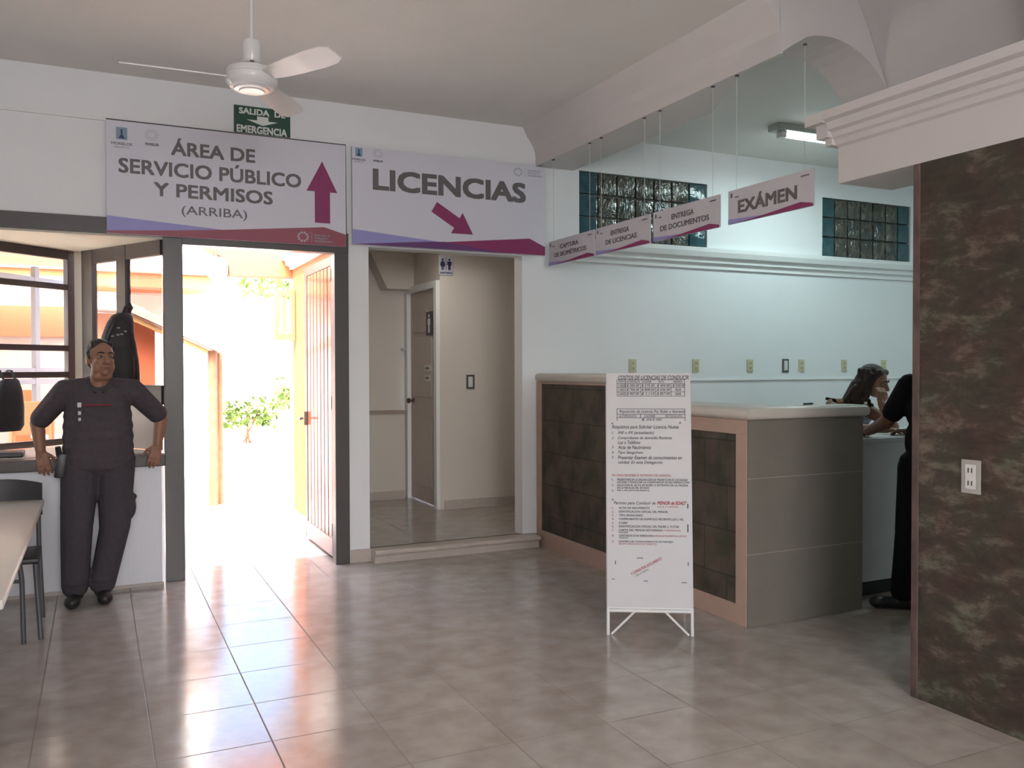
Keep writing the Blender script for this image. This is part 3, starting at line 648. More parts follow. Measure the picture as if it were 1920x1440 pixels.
poly_bm(bm, [(3.275, 3.135), (3.278, 3.135), (3.278, 3.20), (3.275, 3.20)], 0, .001, MS)
text_bm(bm, 'SECRETARIA DE', 3.30, 3.18, .12, .012, .01, mtx=MS); text_bm(bm, 'MOVILIDAD Y', 3.30, 3.16, .11, .012, .02, mtx=MS); text_bm(bm, 'TRANSPORTE', 3.30, 3.14, .14, .012, .02, mtx=MS)
obj('small_logo', bm, LGREY, t)

t = thing('emergency_exit_sign', 'dark green sign reading salida de emergencia above the entrance banner', 'sign', (1.125, 6.64, 3.24))
part('panel', GREEN, t, (.922, 1.328, 6.636, 6.649, 3.238, 3.448), bev=.002)
ME = plane_mtx((0, 6.636, 0), (1, 0, 0), (0, 0, 1))
bm = new_bm(); text_bm(bm, 'SALIDA  DE', .957, 3.388, .335, .045, .03, mtx=ME); text_bm(bm, 'EMERGENCIA', .94, 3.252, .363, .055, .03, mtx=ME); obj('lettering', bm, WHITEINK, t)
bm = new_bm(); poly_bm(bm, [(1.127, 3.314), (1.235, 3.350), (1.168, 3.350), (1.168, 3.380), (1.086, 3.380), (1.086, 3.350), (1.012, 3.350)], 0, .0015, ME); obj('arrow', bm, WHITEINK, t)

# hanging signs under the counter beam (they face -X)
MH = plane_mtx((3.415, 0, 0), (0, -1, 0), (0, 0, 1))
hs = [(6.437, 5.704, ['CAPTURA', 'DE BIOMÉTRICOS'], 'white hanging sign reading captura de biometricos, farthest over the counter'),
      (5.680, 4.970, ['ENTREGA', 'DE LICENCIAS'], 'white hanging sign reading entrega de licencias'),
      (4.926, 4.233, ['ENTREGA', 'DE DOCUMENTOS'], 'white hanging sign reading entrega de documentos'),
      (4.150, 3.467, ['EXÁMEN'], 'white hanging sign reading examen, nearest over the counter')]
for ya, yb, txt, lab in hs:
    t = thing('hanging_sign', lab, 'sign', (3.42, (ya+yb)/2, 2.37), 0, 'signs hanging over the service counter')
    part('panel', mat('hanging_sign_vinyl', (.57, .555, .59), .45), t, (3.415, 3.427, yb, ya, 2.370, 2.568))
    L_ = ya-yb; z0 = 2.37
    bm = new_bm()
    if len(txt) == 1:
        text_bm(bm, txt[0], -ya+.13*L_, z0+.055, .70*L_, .075, .03, mtx=MH)
    else:
        w1 = .34*L_ if txt[1] != 'DE BIOMÉTRICOS' else .40*L_
        text_bm(bm, txt[0], -ya+(.5*L_-w1/2-.02), z0+.118, w1, .036, .022, mtx=MH)
        w2 = {'DE BIOMÉTRICOS': .70, 'DE LICENCIAS': .58, 'DE DOCUMENTOS': .74}[txt[1]]*L_
        text_bm(bm, txt[1], -ya+(.49*L_-w2/2), z0+.058, w2, .036, .018, mtx=MH)
    obj('lettering', bm, GREYT, t)
    bm = new_bm(); poly_bm(bm, [(-ya, z0), (-ya+.45*L_, z0+.004), (-ya+.45*L_, z0+.012), (-ya, z0+.030)], 0, .001, MH); obj('wave_band', bm, LILAC, t)
    bm = new_bm(); poly_bm(bm, [(-ya+.12*L_, z0), (-yb, z0), (-yb, z0+.014), (-yb-.13*L_, z0+.034), (-ya+.45*L_, z0+.012)], 0, .0012, MH); obj('wave_band', bm, PURPLE, t)
    bm = new_bm(); poly_bm(bm, [(-ya+.03*L_, z0+.155), (-ya+.055*L_, z0+.155), (-ya+.055*L_, z0+.18), (-ya+.03*L_, z0+.18)], 0, .001, MH)
    text_bm(bm, 'MORELOS', -ya+.09*L_, z0+.15, .05*L_, .006, .02, mtx=MH); text_bm(bm, 'MOVILIDAD', -yb-.13*L_, z0+.165, .09*L_, .008, .02, mtx=MH)
    obj('small_logo', bm, GREYT, t)
    for y in (ya-.10*L_, yb+.10*L_):
        bm = new_bm(); tube(bm, [(3.421, y, 2.568), (3.421, y, 3.24)], .0016, 6); wv = obj('wire', bm, mat('pale_nylon_cord', (.55, .56, .53), .5), t)
        bm = new_bm(); ball(bm, (3.421, y, 3.236), (.014, .014, .006), 10); obj('hook', bm, DARKB, wv, label='dark ceiling hook')

# ------------------------------------------------------------------ ceiling fan
FX, FY, FZ = .712, 4.50, 2.95
t = thing('ceiling_fan', 'white three blade ceiling fan on a long rod', 'fan', (FX, FY, FZ))
bm = new_bm(); tube(bm, [(FX, FY, FZ+.16), (FX, FY, ZC)], .011, 12); obj('rod', bm, FANW, t, True)
bm = new_bm(); lathe(bm, [(.02, ZC-.07), (.055, ZC-.05), (.065, ZC-.005), (.0655, ZC)], (FX, FY, 0), 24); obj('ceiling_cup', bm, FANW, t, True)
bm = new_bm(); lathe(bm, [(.034, .085), (.042, .09), (.048, .10), (.048, .185), (.042, .20), (.015, .205)], (FX, FY, FZ), 24); obj('coupling_cup', bm, FANW, t, True)
bm = new_bm(); lathe(bm, [(.03, -.055), (.06, -.053), (.062, -.048), (.085, -.045), (.088, -.038), (.105, -.034), (.112, -.024), (.124, -.012), (.128, .005), (.128, .022), (.122, .028), (.125, .034), (.118, .055), (.06, .075), (.036, .088)], (FX, FY, FZ), 40); obj('motor_housing', bm, FANW, t, True)
bm = new_bm()
for a in (0.4, 2.5, 4.6):
    box(bm, .037, .045, -.01, .01, .078, .092, mtx=Matrix.Translation((FX, FY, FZ)) @ Matrix.Rotation(a, 4, 'Z'))
obj('bracket', bm, DARKB, t)
def blade(ang):
    bm = new_bm(); prof = [(.12, .035), (.20, .052), (.32, .062), (.46, .068), (.56, .064), (.605, .045)]
    top = []; bot = []
    M_ = Matrix.Translation((FX, FY, FZ+.012)) @ Matrix.Rotation(ang, 4, 'Z') @ Matrix.Rotation(math.radians(-17), 4, 'X')
    pts = [(x, w) for x, w in prof]+[(x, -w) for x, w in reversed(prof)]
    poly_bm(bm, pts, -.003, .003, M_)
    return obj('blade', bm, FANW, t)
for a in (-62, 58, 178): blade(math.radians(a))

# fluorescent fixture in the service area
t = thing('tube_fixture', 'lit fluorescent tube fixture on the service area ceiling', 'light', (5.75, 5.67, 3.5))
part('housing', mat('fixture_enamel', (.45, .46, .43), .4), t, (5.14, 6.42, 5.60, 5.74, 3.505, 3.56), bev=.008)
bm = new_bm(); tube(bm, [(5.26, 5.67, 3.478), (6.32, 5.67, 3.478)], .018, 12); obj('tube', bm, mat('lit_tube', (.9, 1, .95), .3, emit=((.85, 1, .97), 14)), t, True)
part('lamp_holder', PLASTIC_W, t, (5.20, 5.26, 5.64, 5.70, 3.455, 3.505), (6.32, 6.38, 5.64, 5.70, 3.455, 3.505), bev=.004)

bm = new_bm(); tube(bm, [(6.87, 4.2, 3.478), (7.93, 4.2, 3.478)], .018, 12); obj('tube', bm, MATS['lit_tube'], bpy.data.objects['ceiling'], True)  # unseen tube, added to go with the extra service light
bm = new_bm(); lathe(bm, [(.13, 2.725), (.16, 2.735), (.165, 2.75)], (2.75, 7.6, 0), 28); obj('added_fill_disc', bm, mat('fill_disc_glow', (.9, .87, .8), .3, emit=((1, .93, .84), 3)), bpy.data.objects['ceiling_alcove'], True)  # unseen glowing disc, added to go with the alcove fill

# ------------------------------------------------------------------ stone counter
t = thing('stone_counter', 'pink stone counter with dark stone panels and rounded cap, stepping down toward the easel board', 'counter', (3.6, 5.3, 0))
YS = 5.02
# high run
part('frame', STONEP, t, (3.40, 3.70, YS, 6.64, 0, .14), (3.40, 3.70, YS, 6.64, 1.385, 1.40), (3.40, 3.70, 6.555, 6.64, .14, 1.385), (3.43, 3.70, YS, 6.555, .14, 1.385), (3.40, 3.43, YS, YS+.16, .14, 1.385))
part('stone_panel', ASHLAR, t, (3.408, 3.43, YS+.16, 6.555, .14, 1.385), label='dark ashlar panel of the high run')
# low run, with the end wing
part('frame', STONEP, t, (3.40, 3.70, 3.965, YS, 0, .118), (3.40, 3.70, 3.965, YS, 1.125, 1.21), (3.40, 3.70, 3.965, 4.06, .118, 1.125), (3.43, 3.70, 4.06, YS, .118, 1.125), (3.40, 3.43, YS-.1, YS, .118, 1.125), bev=.003)
part('stone_panel', ASHLAR, t, (3.408, 3.43, 4.06, YS-.1, .118, 1.125), label='dark ashlar panel of the low run')
def rough_stone_slabs():
    bm = new_bm()
    for z0, z1 in ((0, .4265), (.4265, .8695), (.8695, 1.21)): box(bm, 3.405, 4.318, 3.955, 4.055, z0, z1, bev=.003)
    return bm
part('joint', mat('pale_stone_joint', (.42, .37, .32), .7), t, (3.4055, 4.3175, 3.9555, 4.05, .4235, .4295), (3.4055, 4.3175, 3.9555, 4.05, .8665, .8725))
obj('end_wall', rough_stone_slabs(), STONEG, t, label='beige stone end wall in three courses')
def cap(bm, x0, x1, y0, y1, z0, z1):
    box(bm, x0, x1, y0, y1, z0, z1)
    es = [e for e in bm.edges if all(x0-1e-5 <= v.co.x <= x1+1e-5 and z0-1e-5 <= v.co.z <= z1+1e-5 and y0-1e-5 <= v.co.y <= y1+1e-5 for v in e.verts)]
    bmesh.ops.bevel(bm, geom=es, offset=(z1-z0)*.46, segments=5, affect='EDGES', profile=.5)
bm = new_bm(); cap(bm, 3.375, 3.74, YS-.02, 6.64, 1.40, 1.475); obj('cap', bm, CAPST, t, True)
bm = new_bm(); prism(bm, [(3.375, YS-.005), (3.375, 3.925), (4.345, 3.925), (4.345, 4.11), (3.76, 4.11), (3.76, YS-.005)], 1.21, 1.285, 'z')
bmesh.ops.bevel(bm, geom=[e for e in bm.edges if abs(e.verts[0].co.z-e.verts[1].co.z) < 1e-5], offset=.033, segments=5, affect='EDGES', profile=.5, clamp_overlap=True); obj('cap', bm, CAPST, t, True)
t = thing('pen', 'small dark pen lying on the low stone cap', 'pen', (3.98, 4.07, 1.287))
bm = new_bm(); tube(bm, [(3.93, 4.06, 1.292), (4.03, 4.09, 1.292)], .006, 8); obj('barrel', bm, BLACKP, t)
bm = new_bm(); tube(bm, [(4.03, 4.09, 1.292), (4.045, 4.0945, 1.291)], [.005, .0015], 8); obj('tip', bm, CHROME, t)

# desk of the service area
t = thing('service_desk', 'white fronted desk with black kick board behind the stone counter end', 'desk', (5.0, 4.4, 0))
part('front_panel', mat('white_melamine', (.70, .71, .73), .35), t, (4.36, 6.3, 4.16, 4.20, .10, 1.02))
part('kick_board', KICK, t, (4.36, 6.3, 4.19, 4.22, 0, .10))
part('desktop', mat('white_melamine', (.70, .71, .73), .35), t, (4.36, 6.3, 4.13, 4.78, 1.02, 1.05), bev=.006)
part('side_panel', MATS['white_melamine'], t, (6.27, 6.30, 4.2, 4.75, 0, 1.02), (4.36, 4.39, 4.22, 4.75, 0, 1.02))
t = thing('paper_sheet', 'white paper under the woman\'s hand on the service desk', 'paper', (4.72, 4.3, 1.051))
part('sheet', PLASTIC_W, t, (4.62, 4.86, 4.17, 4.38, 1.0505, 1.053))

# ------------------------------------------------------------------ easel notice board
EW, EH = .485, 1.336
ang = math.atan2(-.24, .422)
t = thing('easel_board', 'tall white hand-lettered easel board standing in front of the stone counter', 'notice board', (2.611, 4.22, 0), ang, local=True); t['_local'] = 1
tilt = Matrix.Translation((0, 0, .157)) @ Matrix.Rotation(math.radians(-6), 4, 'X')
MEz = tilt @ Matrix(((1, 0, 0, 0), (0, 0, -1, -.012), (0, 1, 0, 0), (0, 0, 0, 1)))
bm = new_bm(); box(bm, 0, EW, -.012, .006, 0, EH, bev=.003, mtx=tilt); obj('board', bm, BOARDW, t)
bm = new_bm()
fr = tilt
for a, b in (((.006, .014, 0), (.006, .014, EH-.06)), ((EW-.006, .014, 0), (EW-.006, .014, EH-.06)), ((0, .0, -.022), (EW, .0, -.022)), ((.0, .0, -.004), (EW, .0, -.004))):
    tube(bm, [fr @ Vector(a), fr @ Vector(b)], .009, 8)
obj('frame', bm, TRIMW, t)
for x in (.006, EW-.006):
    bm = new_bm(); tube(bm, [tilt @ Vector((x, 0, -.005)), (x, -.012, 0)], .009, 8); obj('leg', bm, TRIMW, t)
for x0, x1 in ((.025, .16), (EW-.025, EW-.16)):
    bm = new_bm(); tube(bm, [(x0, -.012, .004), tilt @ Vector((x1, 0, -.022))], .0065, 8); obj('brace', bm, TRIMW, t)
for x in (.03, EW+.015):
    bm = new_bm(); tube(bm, [tilt @ Vector((x if x < .1 else EW-.01, .016, .93)), (x, .50, 0)], .009, 8); obj('leg', bm, TRIMW, t)
bm = new_bm(); tube(bm, [(.03, .36, .31), (EW+.012, .36, .31)], .007, 8); obj('brace', bm, TRIMW, t)
K = {'b': new_bm(), 'r': new_bm()}
def eu(x, y): return (x-1137)/(147+(y-698)/447*14)*EW
def ev(y): return (1145-y)/447*EH
def et(s, x0, x1, y0, y1, c='b', shear=.25, bold=.012, rot=0.0):
    u0 = eu(x0, y1); u1 = eu(x1, y1); v0 = ev(y1); v1 = ev(y0)
    text_bm(K[c], s, u0, v0, (u1-u0), (v1-v0), bold, shear, .0008, MEz, rot)
def er(x0, x1, y0, y1, c='b'):
    poly_bm(K[c], [(eu(x0, y1), ev(y1)), (eu(x1, y1), ev(y1)), (eu(x1, y1), ev(y0)), (eu(x0, y1), ev(y0))], 0, .0008, MEz)
et('COSTOS DE LICENCIAS DE CONDUCIR', 1158, 1281, 703, 711)
for y in (711.5, 719, 726.5, 735, 743): er(1155.5, 1275, y-.4, y+.4)
for x, ya, yb in ((1156, 711, 743), (1170.5, 711, 726), (1197.5, 719, 743), (1224, 726, 743), (1251, 719, 743), (1274.5, 711, 743)): er(x-.4, x+.4, ya, yb)
et('TIPO', 1158, 1169, 713, 717.5); et('AUTOMOVILISTA', 1172, 1196, 713, 717.5); et('CHOFER', 1199, 1216, 713, 717.5); et('MOTO', 1228, 1238, 713, 717.5); et('PERMISO', 1254, 1270, 713, 717.5)
et('2 AÑOS', 1158, 1172, 720, 725.5); et('$ 505.00', 1173, 1195, 720, 725.5); et('$ 575.00', 1199, 1222, 720, 725.5); et('$ 404.00', 1226, 1249, 720, 725.5); et('$ 530.00', 1253, 1275, 720, 725.5)
et('3 AÑOS', 1158, 1172, 728, 733.5); et('$ 706.00', 1173, 1195, 728, 733.5); et('$ 808.00', 1199, 1222, 728, 733.5); et('$ 656.00', 1226, 1249, 728, 733.5); et('N/A', 1258, 1268, 728, 733.5)
et('5 AÑOS', 1158, 1172, 736, 741.5); et('$ 907.00', 1173, 1195, 736, 741.5); et('$ 1,110', 1199, 1222, 736, 741.5); et('$ 857.00', 1226, 1249, 736, 741.5); et('N/A', 1258, 1268, 736, 741.5)
for y in (768, 778, 785): er(1155.5, 1276, y-.5, y+.5)
for x, ya, yb in ((1156, 768, 791), (1197.5, 778, 785), (1276, 768, 791)): er(x-.5, x+.5, ya, yb)
et('Reposición de Licencia Por Robo o Extravío', 1160, 1275, 770, 777); et('AUTOMOVILISTA', 1159, 1190, 779.5, 784); et('CHOFER', 1204, 1223, 779.5, 784); et('MOTOCICLISTA', 1241, 1271, 779.5, 784)
et('$ 253.00', 1199, 1235, 786.5, 791)
et('"', 1146, 1149, 794.5, 798); et('"', 1266, 1269, 793, 797)
et('Requisitos para Solicitar Licencia Nueva', 1147, 1265, 799, 808)
for s, y, num in (('INE o IFE (actualizado)', 811, '1.'), ('Comprobante de domicilio Reciente', 821, '2.'), ('Luz o Teléfono', 829, None), ('Acta de Nacimiento', 838.5, '3.'), ('Tipo Sanguíneo', 849, '4.'), ('Presentar Examen de conocimientos en', 858, '5.'), ('calidad. En esta Delegación', 868, None)):
    w = {811: 64, 821: 96, 829: 40, 838.5: 59, 849: 45, 858: 114, 868: 80}[y]
    et(s, 1157.5, 1157.5+w, y, y+7)
    if num: et(num, 1146.5, 1150, y+.5, y+5.5)
et('EN CASO DE ROBO O EXTRAVIO DE LICENCIA', 1147, 1252, 893.5, 898, 'r', .0)
for s, y, w, num in (('PRESENTARSE EN LA DELEGACION DE TRANSITO EN SU LOCALIDAD', 902, 127, '1.'), ('ACUDIR Y SOLICITAR LA CONSTANCIA DE NO INFRACCION', 906.8, 130, None), ('SOLICITAR EL ACTA DE ROBO O EXTRAVIO EN LA PAGINA', 912.5, 128, '2.'), ('DE LA FISCALIA DEL ESTADO', 917.6, 58, None), ('INE o IFE (ACTUALIZADO)', 923, 58, '3.')):
    et(s, 1156, 1156+w, y, y+3.9, shear=0, bold=.022)
    if num: et(num, 1146.5, 1150, y, y+4, shear=0)
et('"', 1146.5, 1149.5, 941, 944.5); et('Permiso para Conducir de', 1150, 1226, 945.5, 953); et('MENOR de EDAD"', 1229, 1282, 944.5, 951.5, 'r', .2, .03); et('(16 A 17 AÑOS)', 1229, 1267, 954, 957.5, 'r', 0)
for s, y, w, num in (('ACTA DE NACIMIENTO', 956, 56, '1.'), ('IDENTIFICACION OFICIAL DEL MENOR', 963, 89, '2.'), ('TIPO SANGUINEO', 970, 44, '3.'), ('COMPROBANTE DE DOMICILIO RECIENTE LUZ o TEL.', 977, 119, '4.'), ('CURP', 984.5, 16, '5.'), ('IDENTIFICACION OFICIAL DEL PADRE o TUTOR', 991, 110, '6.'), ('CARTA DEL MENOR NOTARIADA', 998, 80, '7.'), ('CONSTANCIA DE NO INFRACCION', 1008.5, 62, '8.'), ('EXAMEN DE CONOCIMIENTOS DE MANEJO', 1020, 100, '9.')):
    et(s, 1159, 1159+w, y, y+4, shear=0, bold=.022)
    et(num, 1146.5, 1150, y, y+4.2, 'r', shear=0)
et('PADRES', 1159, 1176, 1002.8, 1006, shear=0); et('VIGENTE', 1159, 1176, 1013.3, 1016.3, shear=0)
et('(3 ORIGINALES)', 1240, 1272, 998.5, 1002.5, 'r', 0); et('(SI ESTUDIA ACTUALMENTE EN EL ESTADO)', 1222, 1283, 1009, 1013, 'r', 0); et('(EN ESTA DELEGACION DE TRANSITO)', 1159, 1228, 1024.5, 1028.5, 'r', 0)
et('Y COPIAS POR DOCUMENTO', 1183, 1247, 1080, 1085.5, 'r', .2, .02, rot=math.radians(28))
et('Y SELLO OFICIAL', 1190, 1218, 1085, 1088, 'b', .2, .01, rot=math.radians(28))
for x, y in ((1152, 1058), (1286, 1059)): er(x, x+1.5, y, y+7)
for x, y, w in ((1192, 1052, 12), (1205, 1095, 8), (1146, 1092, 5), (1275, 1097, 10)): er(x, x+w, y, y+1.2)
er(1283, 1285, 949, 958); er(1284, 1286, 988, 1003)
obj('lettering', K['b'], BLACKINK, t, label='black hand lettering'); obj('lettering', K['r'], REDINK, t, label='red hand lettering')

# ------------------------------------------------------------------ folding table and chair
t = thing('folding_table', 'white plastic folding table at the left edge of the picture', 'table', (-.68, 4.7, 0))
bm = new_bm(); box(bm, -1.06, -.295, 3.42, 5.99, .69, .73, bev=.014); obj('tabletop', bm, mat('ivory_plastic', (.60, .56, .50), .35, .5, noise=(5, .05)), t, True)
for y in (5.42, 3.95):
    for x, s in ((-.40, 1), (-.95, -1)):
        bm = new_bm(); tube(bm, [(x-.10*s, y, .69), (x-.08*s, y, .60), (x-.03*s, y, .52), (x+.01*s, y, .45), (x+.02*s, y, .36), (x+.025*s, y, .015)], .0135, 10)
        obj('leg', bm, STEELG, t, True)
    bm = new_bm(); tube(bm, [(-.97, y, .36), (-.38, y, .36)], .010, 8); obj('brace', bm, STEELG, t)
def stack_chair(name, label, x0, y0, rz):
    """black plastic stacking chair on steel legs; local: seat faces -Y, centre at origin"""
    t = thing(name, label, 'chair', (x0, y0, 0), rz, local=True); t['_local'] = 1
    bm = new_bm(); box(bm, -.22, .22, -.22, .20, .43, .46, bev=.012); obj('seat', bm, BLACKP, t, True)
    bm = new_bm(); n = 10; F = []; Bk = []
    for i in range(n+1):
        u = -1+2*i/n; c = .22+.04*(1-u*u)
        for z, lst in ((.64, F), (.86, Bk)): lst.append((.225*u, c, z-(.03*u*u if z > .7 else 0)))
    outer = [bm.verts.new(p) for p in F]+[bm.verts.new(p) for p in reversed(Bk)]
    inner = [bm.verts.new((p[0], p[1]+.016, p[2])) for p in F]+[bm.verts.new((p[0], p[1]+.016, p[2])) for p in reversed(Bk)]
    m = len(outer)
    for i in range(n):
        bm.faces.new((outer[i], outer[i+1], outer[m-2-i], outer[m-1-i])); bm.faces.new((inner[i+1], inner[i], inner[m-1-i], inner[m-2-i]))
    for i in range(m): bm.faces.new((outer[(i+1) % m], outer[i], inner[i], inner[(i+1) % m]))
    obj('backrest', bm, BLACKP, t, True)
    for sx in (-1, 1):
        bm = new_bm(); tube(bm, [(.20*sx, -.21, .43), (.225*sx, -.24, .012)], .014, 10); obj('leg', bm, STEELG, t, True)
        bm = new_bm(); tube(bm, [(.20*sx, .255, .80), (.205*sx, .215, .46), (.22*sx, .235, .012)], .014, 10); obj('leg', bm, STEELG, t, True)
        bm = new_bm(); tube(bm, [(.20*sx, -.2, .425), (.20*sx, .215, .425)], .012, 8); obj('seat_rail', bm, STEELG, t)
    return t
stack_chair('stacking_chair', 'black plastic stacking chair pushed under the white folding table', -.525, 5.72, 0.02)

# ------------------------------------------------------------------ people
def capsule(bm, p1, r1, p2, r2, seg=14):
    p1 = Vector(p1); p2 = Vector(p2)
    vs = []
    for p, r in ((p1, r1), (p2, r2)):
        for k in range(7):
            th = PI*k/6
            for i in range(seg if 0 < k < 6 else 1):
                a = 2*PI*i/seg; vs.append(bm.verts.new(p+Vector((r*math.sin(th)*math.cos(a), r*math.sin(th)*math.sin(a), r*math.cos(th)))))
    res = bmesh.ops.convex_hull(bm, input=vs)
    junk = [g for g in res['geom_interior']+res['geom_unused'] if isinstance(g, bmesh.types.BMVert)]
    bmesh.ops.delete(bm, geom=list(set(junk)), context='VERTS')
def blob(name, shapes, voxel, iters, m, parent, xf=None, label=None):
    """one continuous surface grown over overlapping tapered limbs and ellipsoids"""
    bm = new_bm()
    for s in shapes:
        if s[0] == 'c': capsule(bm, *s[1:5])
        else: ball(bm, s[1], s[2], 18, s[3] if len(s) > 3 else None)
    if xf is not None: bmesh.ops.transform(bm, matrix=xf, verts=bm.verts[:])
    bmesh.ops.recalc_face_normals(bm, faces=bm.faces[:])
    me = bpy.data.meshes.new('tmp'); bm.to_mesh(me); bm.free()
    o = bpy.data.objects.new('tmp', me); COL.objects.link(o)
    r = o.modifiers.new('r', 'REMESH'); r.mode = 'VOXEL'; r.voxel_size = voxel; r.adaptivity = 0
    s = o.modifiers.new('s', 'SMOOTH'); s.factor = .5; s.iterations = iters
    dg = bpy.context.evaluated_depsgraph_get(); dg.update()
    m2 = bpy.data.meshes.new_from_object(o.evaluated_get(dg))
    COL.objects.unlink(o); bpy.data.objects.remove(o); bpy.data.meshes.remove(me)
    m2.materials.clear()
    ob = obj_me(name, m2, m, parent, False, None, label)
    m2.polygons.foreach_set('use_smooth', [True]*len(m2.polygons))
    return ob
def V(*a): return Vector(a)
def head_shapes(c, R, s=1.0):
    """skull, jaw, face of a head facing local -Y; c centre, R rotation, s scale (1 = 0.24 m tall)"""
    def P(x, y, z): return Vector(c)+R @ (Vector((x, y, z))*s)
    M4 = R.to_4x4()
    def E(x, y, z, rx, ry, rz): return ('e', P(x, y, z), (rx*s, ry*s, rz*s), M4)
    return [E(0, .012, .035, .077, .094, .088), E(0, -.02, -.03, .066, .072, .075), ('c', P(-.038, -.03, -.075), .03*s, P(.038, -.03, -.075), .03*s), E(0, -.062, -.092, .026, .026, .022),
            E(-.034, -.066, -.022, .024, .02, .02), E(.034, -.066, -.022, .024, .02, .02),
            ('c', P(0, -.088, .012), .0085*s, P(0, -.110, -.030), .0145*s), E(-.012, -.096, -.034, .011, .011, .009), E(.012, -.096, -.034, .011, .011, .009),
            ('c', P(-.048, -.074, .024), .009*s, P(-.012, -.088, .020), .009*s), ('c', P(.048, -.074, .024), .009*s, P(.012, -.088, .020), .009*s),
            ('c', P(-.020, -.086, -.062), .008*s, P(.020, -.086, -.062), .008*s), ('c', P(-.018, -.083, -.072), .008*s, P(.018, -.083, -.072), .008*s),
            E(-.077, .01, -.008, .010, .020, .032), E(.077, .01, -.008, .010, .020, .032)]
def face_parts(t, c, R, s=1.0):
    def P(x, y, z): return Vector(c)+R @ (Vector((x, y, z))*s)
    M4 = R.to_4x4()
    for sx in (-1, 1):
        bm = new_bm(); ball(bm, P(.031*sx, -.079, .004), (.0115*s, .009*s, .0075*s), 12, M4); e = obj('eye', bm, EYEW, t, True)
        bm = new_bm(); ball(bm, P(.031*sx, -.0865, .004), (.0055*s, .003*s, .006*s), 10, M4); obj('iris', bm, EYED, e, True)
        bm = new_bm(); tube(bm, [P(.014*sx, -.096, .026), P(.030*sx, -.092, .033), (P(.050*sx, -.078, .028))], [.0045*s, .005*s, .003*s], 8); obj('eyebrow', bm, HAIRB, t, True)
    bm = new_bm(); tube(bm, [P(-.024, -.087, -.067), P(-.010, -.0955, -.066), P(0, -.0965, -.067), P(.010, -.0955, -.066), P(.024, -.087, -.067)], [.002*s, .0042*s, .004*s, .0042*s, .002*s], 8); obj('mouth', bm, LIPS, t, True)
def hand_shapes(wrist, dirv, palm_n, thumb_side, curl, s=1.0, spread=.12):
    """palm, five unequal bent fingers and a side thumb. dirv: wrist->knuckles, palm_n: the way the palm faces"""
    w = Vector(wrist); d = Vector(dirv).normalized(); n = Vector(palm_n); n = (n-d*n.dot(d)).normalized(); sd = d.cross(n).normalized()*thumb_side
    sh = []
    k0 = [w+d*.088*s+sd*(x*s) for x in (.032, .011, -.010, -.030)]
    for k in k0: sh.append(('c', w+d*.012*s+sd*((k-w).dot(sd)*.55), .0145*s, k, .0125*s))
    sh.append(('c', w-d*.01*s, .021*s, w+d*.03*s, .020*s))
    for i, (k, ln) in enumerate(zip(k0, (.070, .080, .074, .057))):
        a = 0; p = k; dd = d+sd*spread*(1.2-i*.8)*.5; dd.normalize()
        for j, (fr, r) in enumerate(((.45, .0092), (.31, .0084), (.24, .0074))):
            a += curl[j]
            dirn = (dd*math.cos(a)+n*math.sin(a)).normalized(); q = p+dirn*ln*fr*s
            sh.append(('c', p, r*s, q, (r-.0006)*s)); p = q
    b = w+d*.026*s+sd*.024*s
    t1 = b+(d*.55+sd*.75+n*.25).normalized()*.040*s; t2 = t1+(d*.80+sd*.25+n*.45).normalized()*.030*s; t3 = t2+(d*.85+n*.45).normalized()*.022*s
    sh += [('c', b, .0155*s, t1, .0115*s), ('c', t1, .0112*s, t2, .0098*s), ('c', t2, .0098*s, t3, .0085*s)]
    return sh

# --- the guard
gx = 0.0
t = thing('person', 'person in dark uniform with short sleeves leaning back against the white counter', 'person', (-.05, 6.25, 0))
HR = Euler((math.radians(-4), 0, math.radians(21))).to_matrix(); HC = V(.022, 6.30, 1.585)
shL, shR = V(-.185, 6.36, 1.375), V(.215, 6.36, 1.375)
elL, elR = V(-.355, 6.47, 1.165), V(.395, 6.46, 1.185)
wrL, wrR = V(-.337, 6.44, .985), V(.372, 6.44, 1.00)
hipL, hipR = V(-.095, 6.37, .90), V(.105, 6.37, .90)
knL, knR = V(-.128, 6.275, .475), V(.098, 6.30, .475)
anL, anR = V(-.140, 6.25, .09), V(.022, 6.28, .09)
body = head_shapes(HC, HR, 1.03)+[('e', HC+HR @ V(-.042, -.040, -.055), (.030, .032, .042), HR.to_4x4()), ('e', HC+HR @ V(.042, -.040, -.055), (.030, .032, .042), HR.to_4x4()), ('c', HC+HR @ V(-.03, -.02, -.11), .035, HC+HR @ V(.03, -.02, -.11), .035)]
body += [('c', V(.012, 6.335, 1.40), .062, V(.020, 6.318, 1.52), .056), ('c', V(-.11, 6.355, 1.37), .06, V(.135, 6.355, 1.37), .06), ('e', V(.01, 6.36, 1.24), (.165, .11, .17)), ('e', V(.0, 6.36, 1.03), (.165, .12, .16)),
         ('c', shL, .056, elL, .045), ('c', elL, .047, wrL, .032), ('c', shR, .056, elR, .045), ('c', elR, .047, wrR, .032),
         ('c', hipL, .085, knL, .058), ('c', knL, .056, anL, .042), ('c', hipR, .085, knR, .058), ('c', knR, .056, anR, .042), ('c', hipL, .1, hipR, .1)]
body += hand_shapes(wrL, (.18, -.12, -1), (.15, 1, -.1), 1, (.15, .35, .35), 1.05)
body += hand_shapes(wrR, (-.22, -.12, -1), (-.15, 1, -.1), -1, (.15, .35, .35), 1.05)
blob('body', body, .0058, 3, SKIN1, t)
face_parts(t, HC, HR, 1.03)
def HP(x, y, z, s=1.03): return HC+HR @ (V(x, y, z)*s)
H4 = HR.to_4x4()
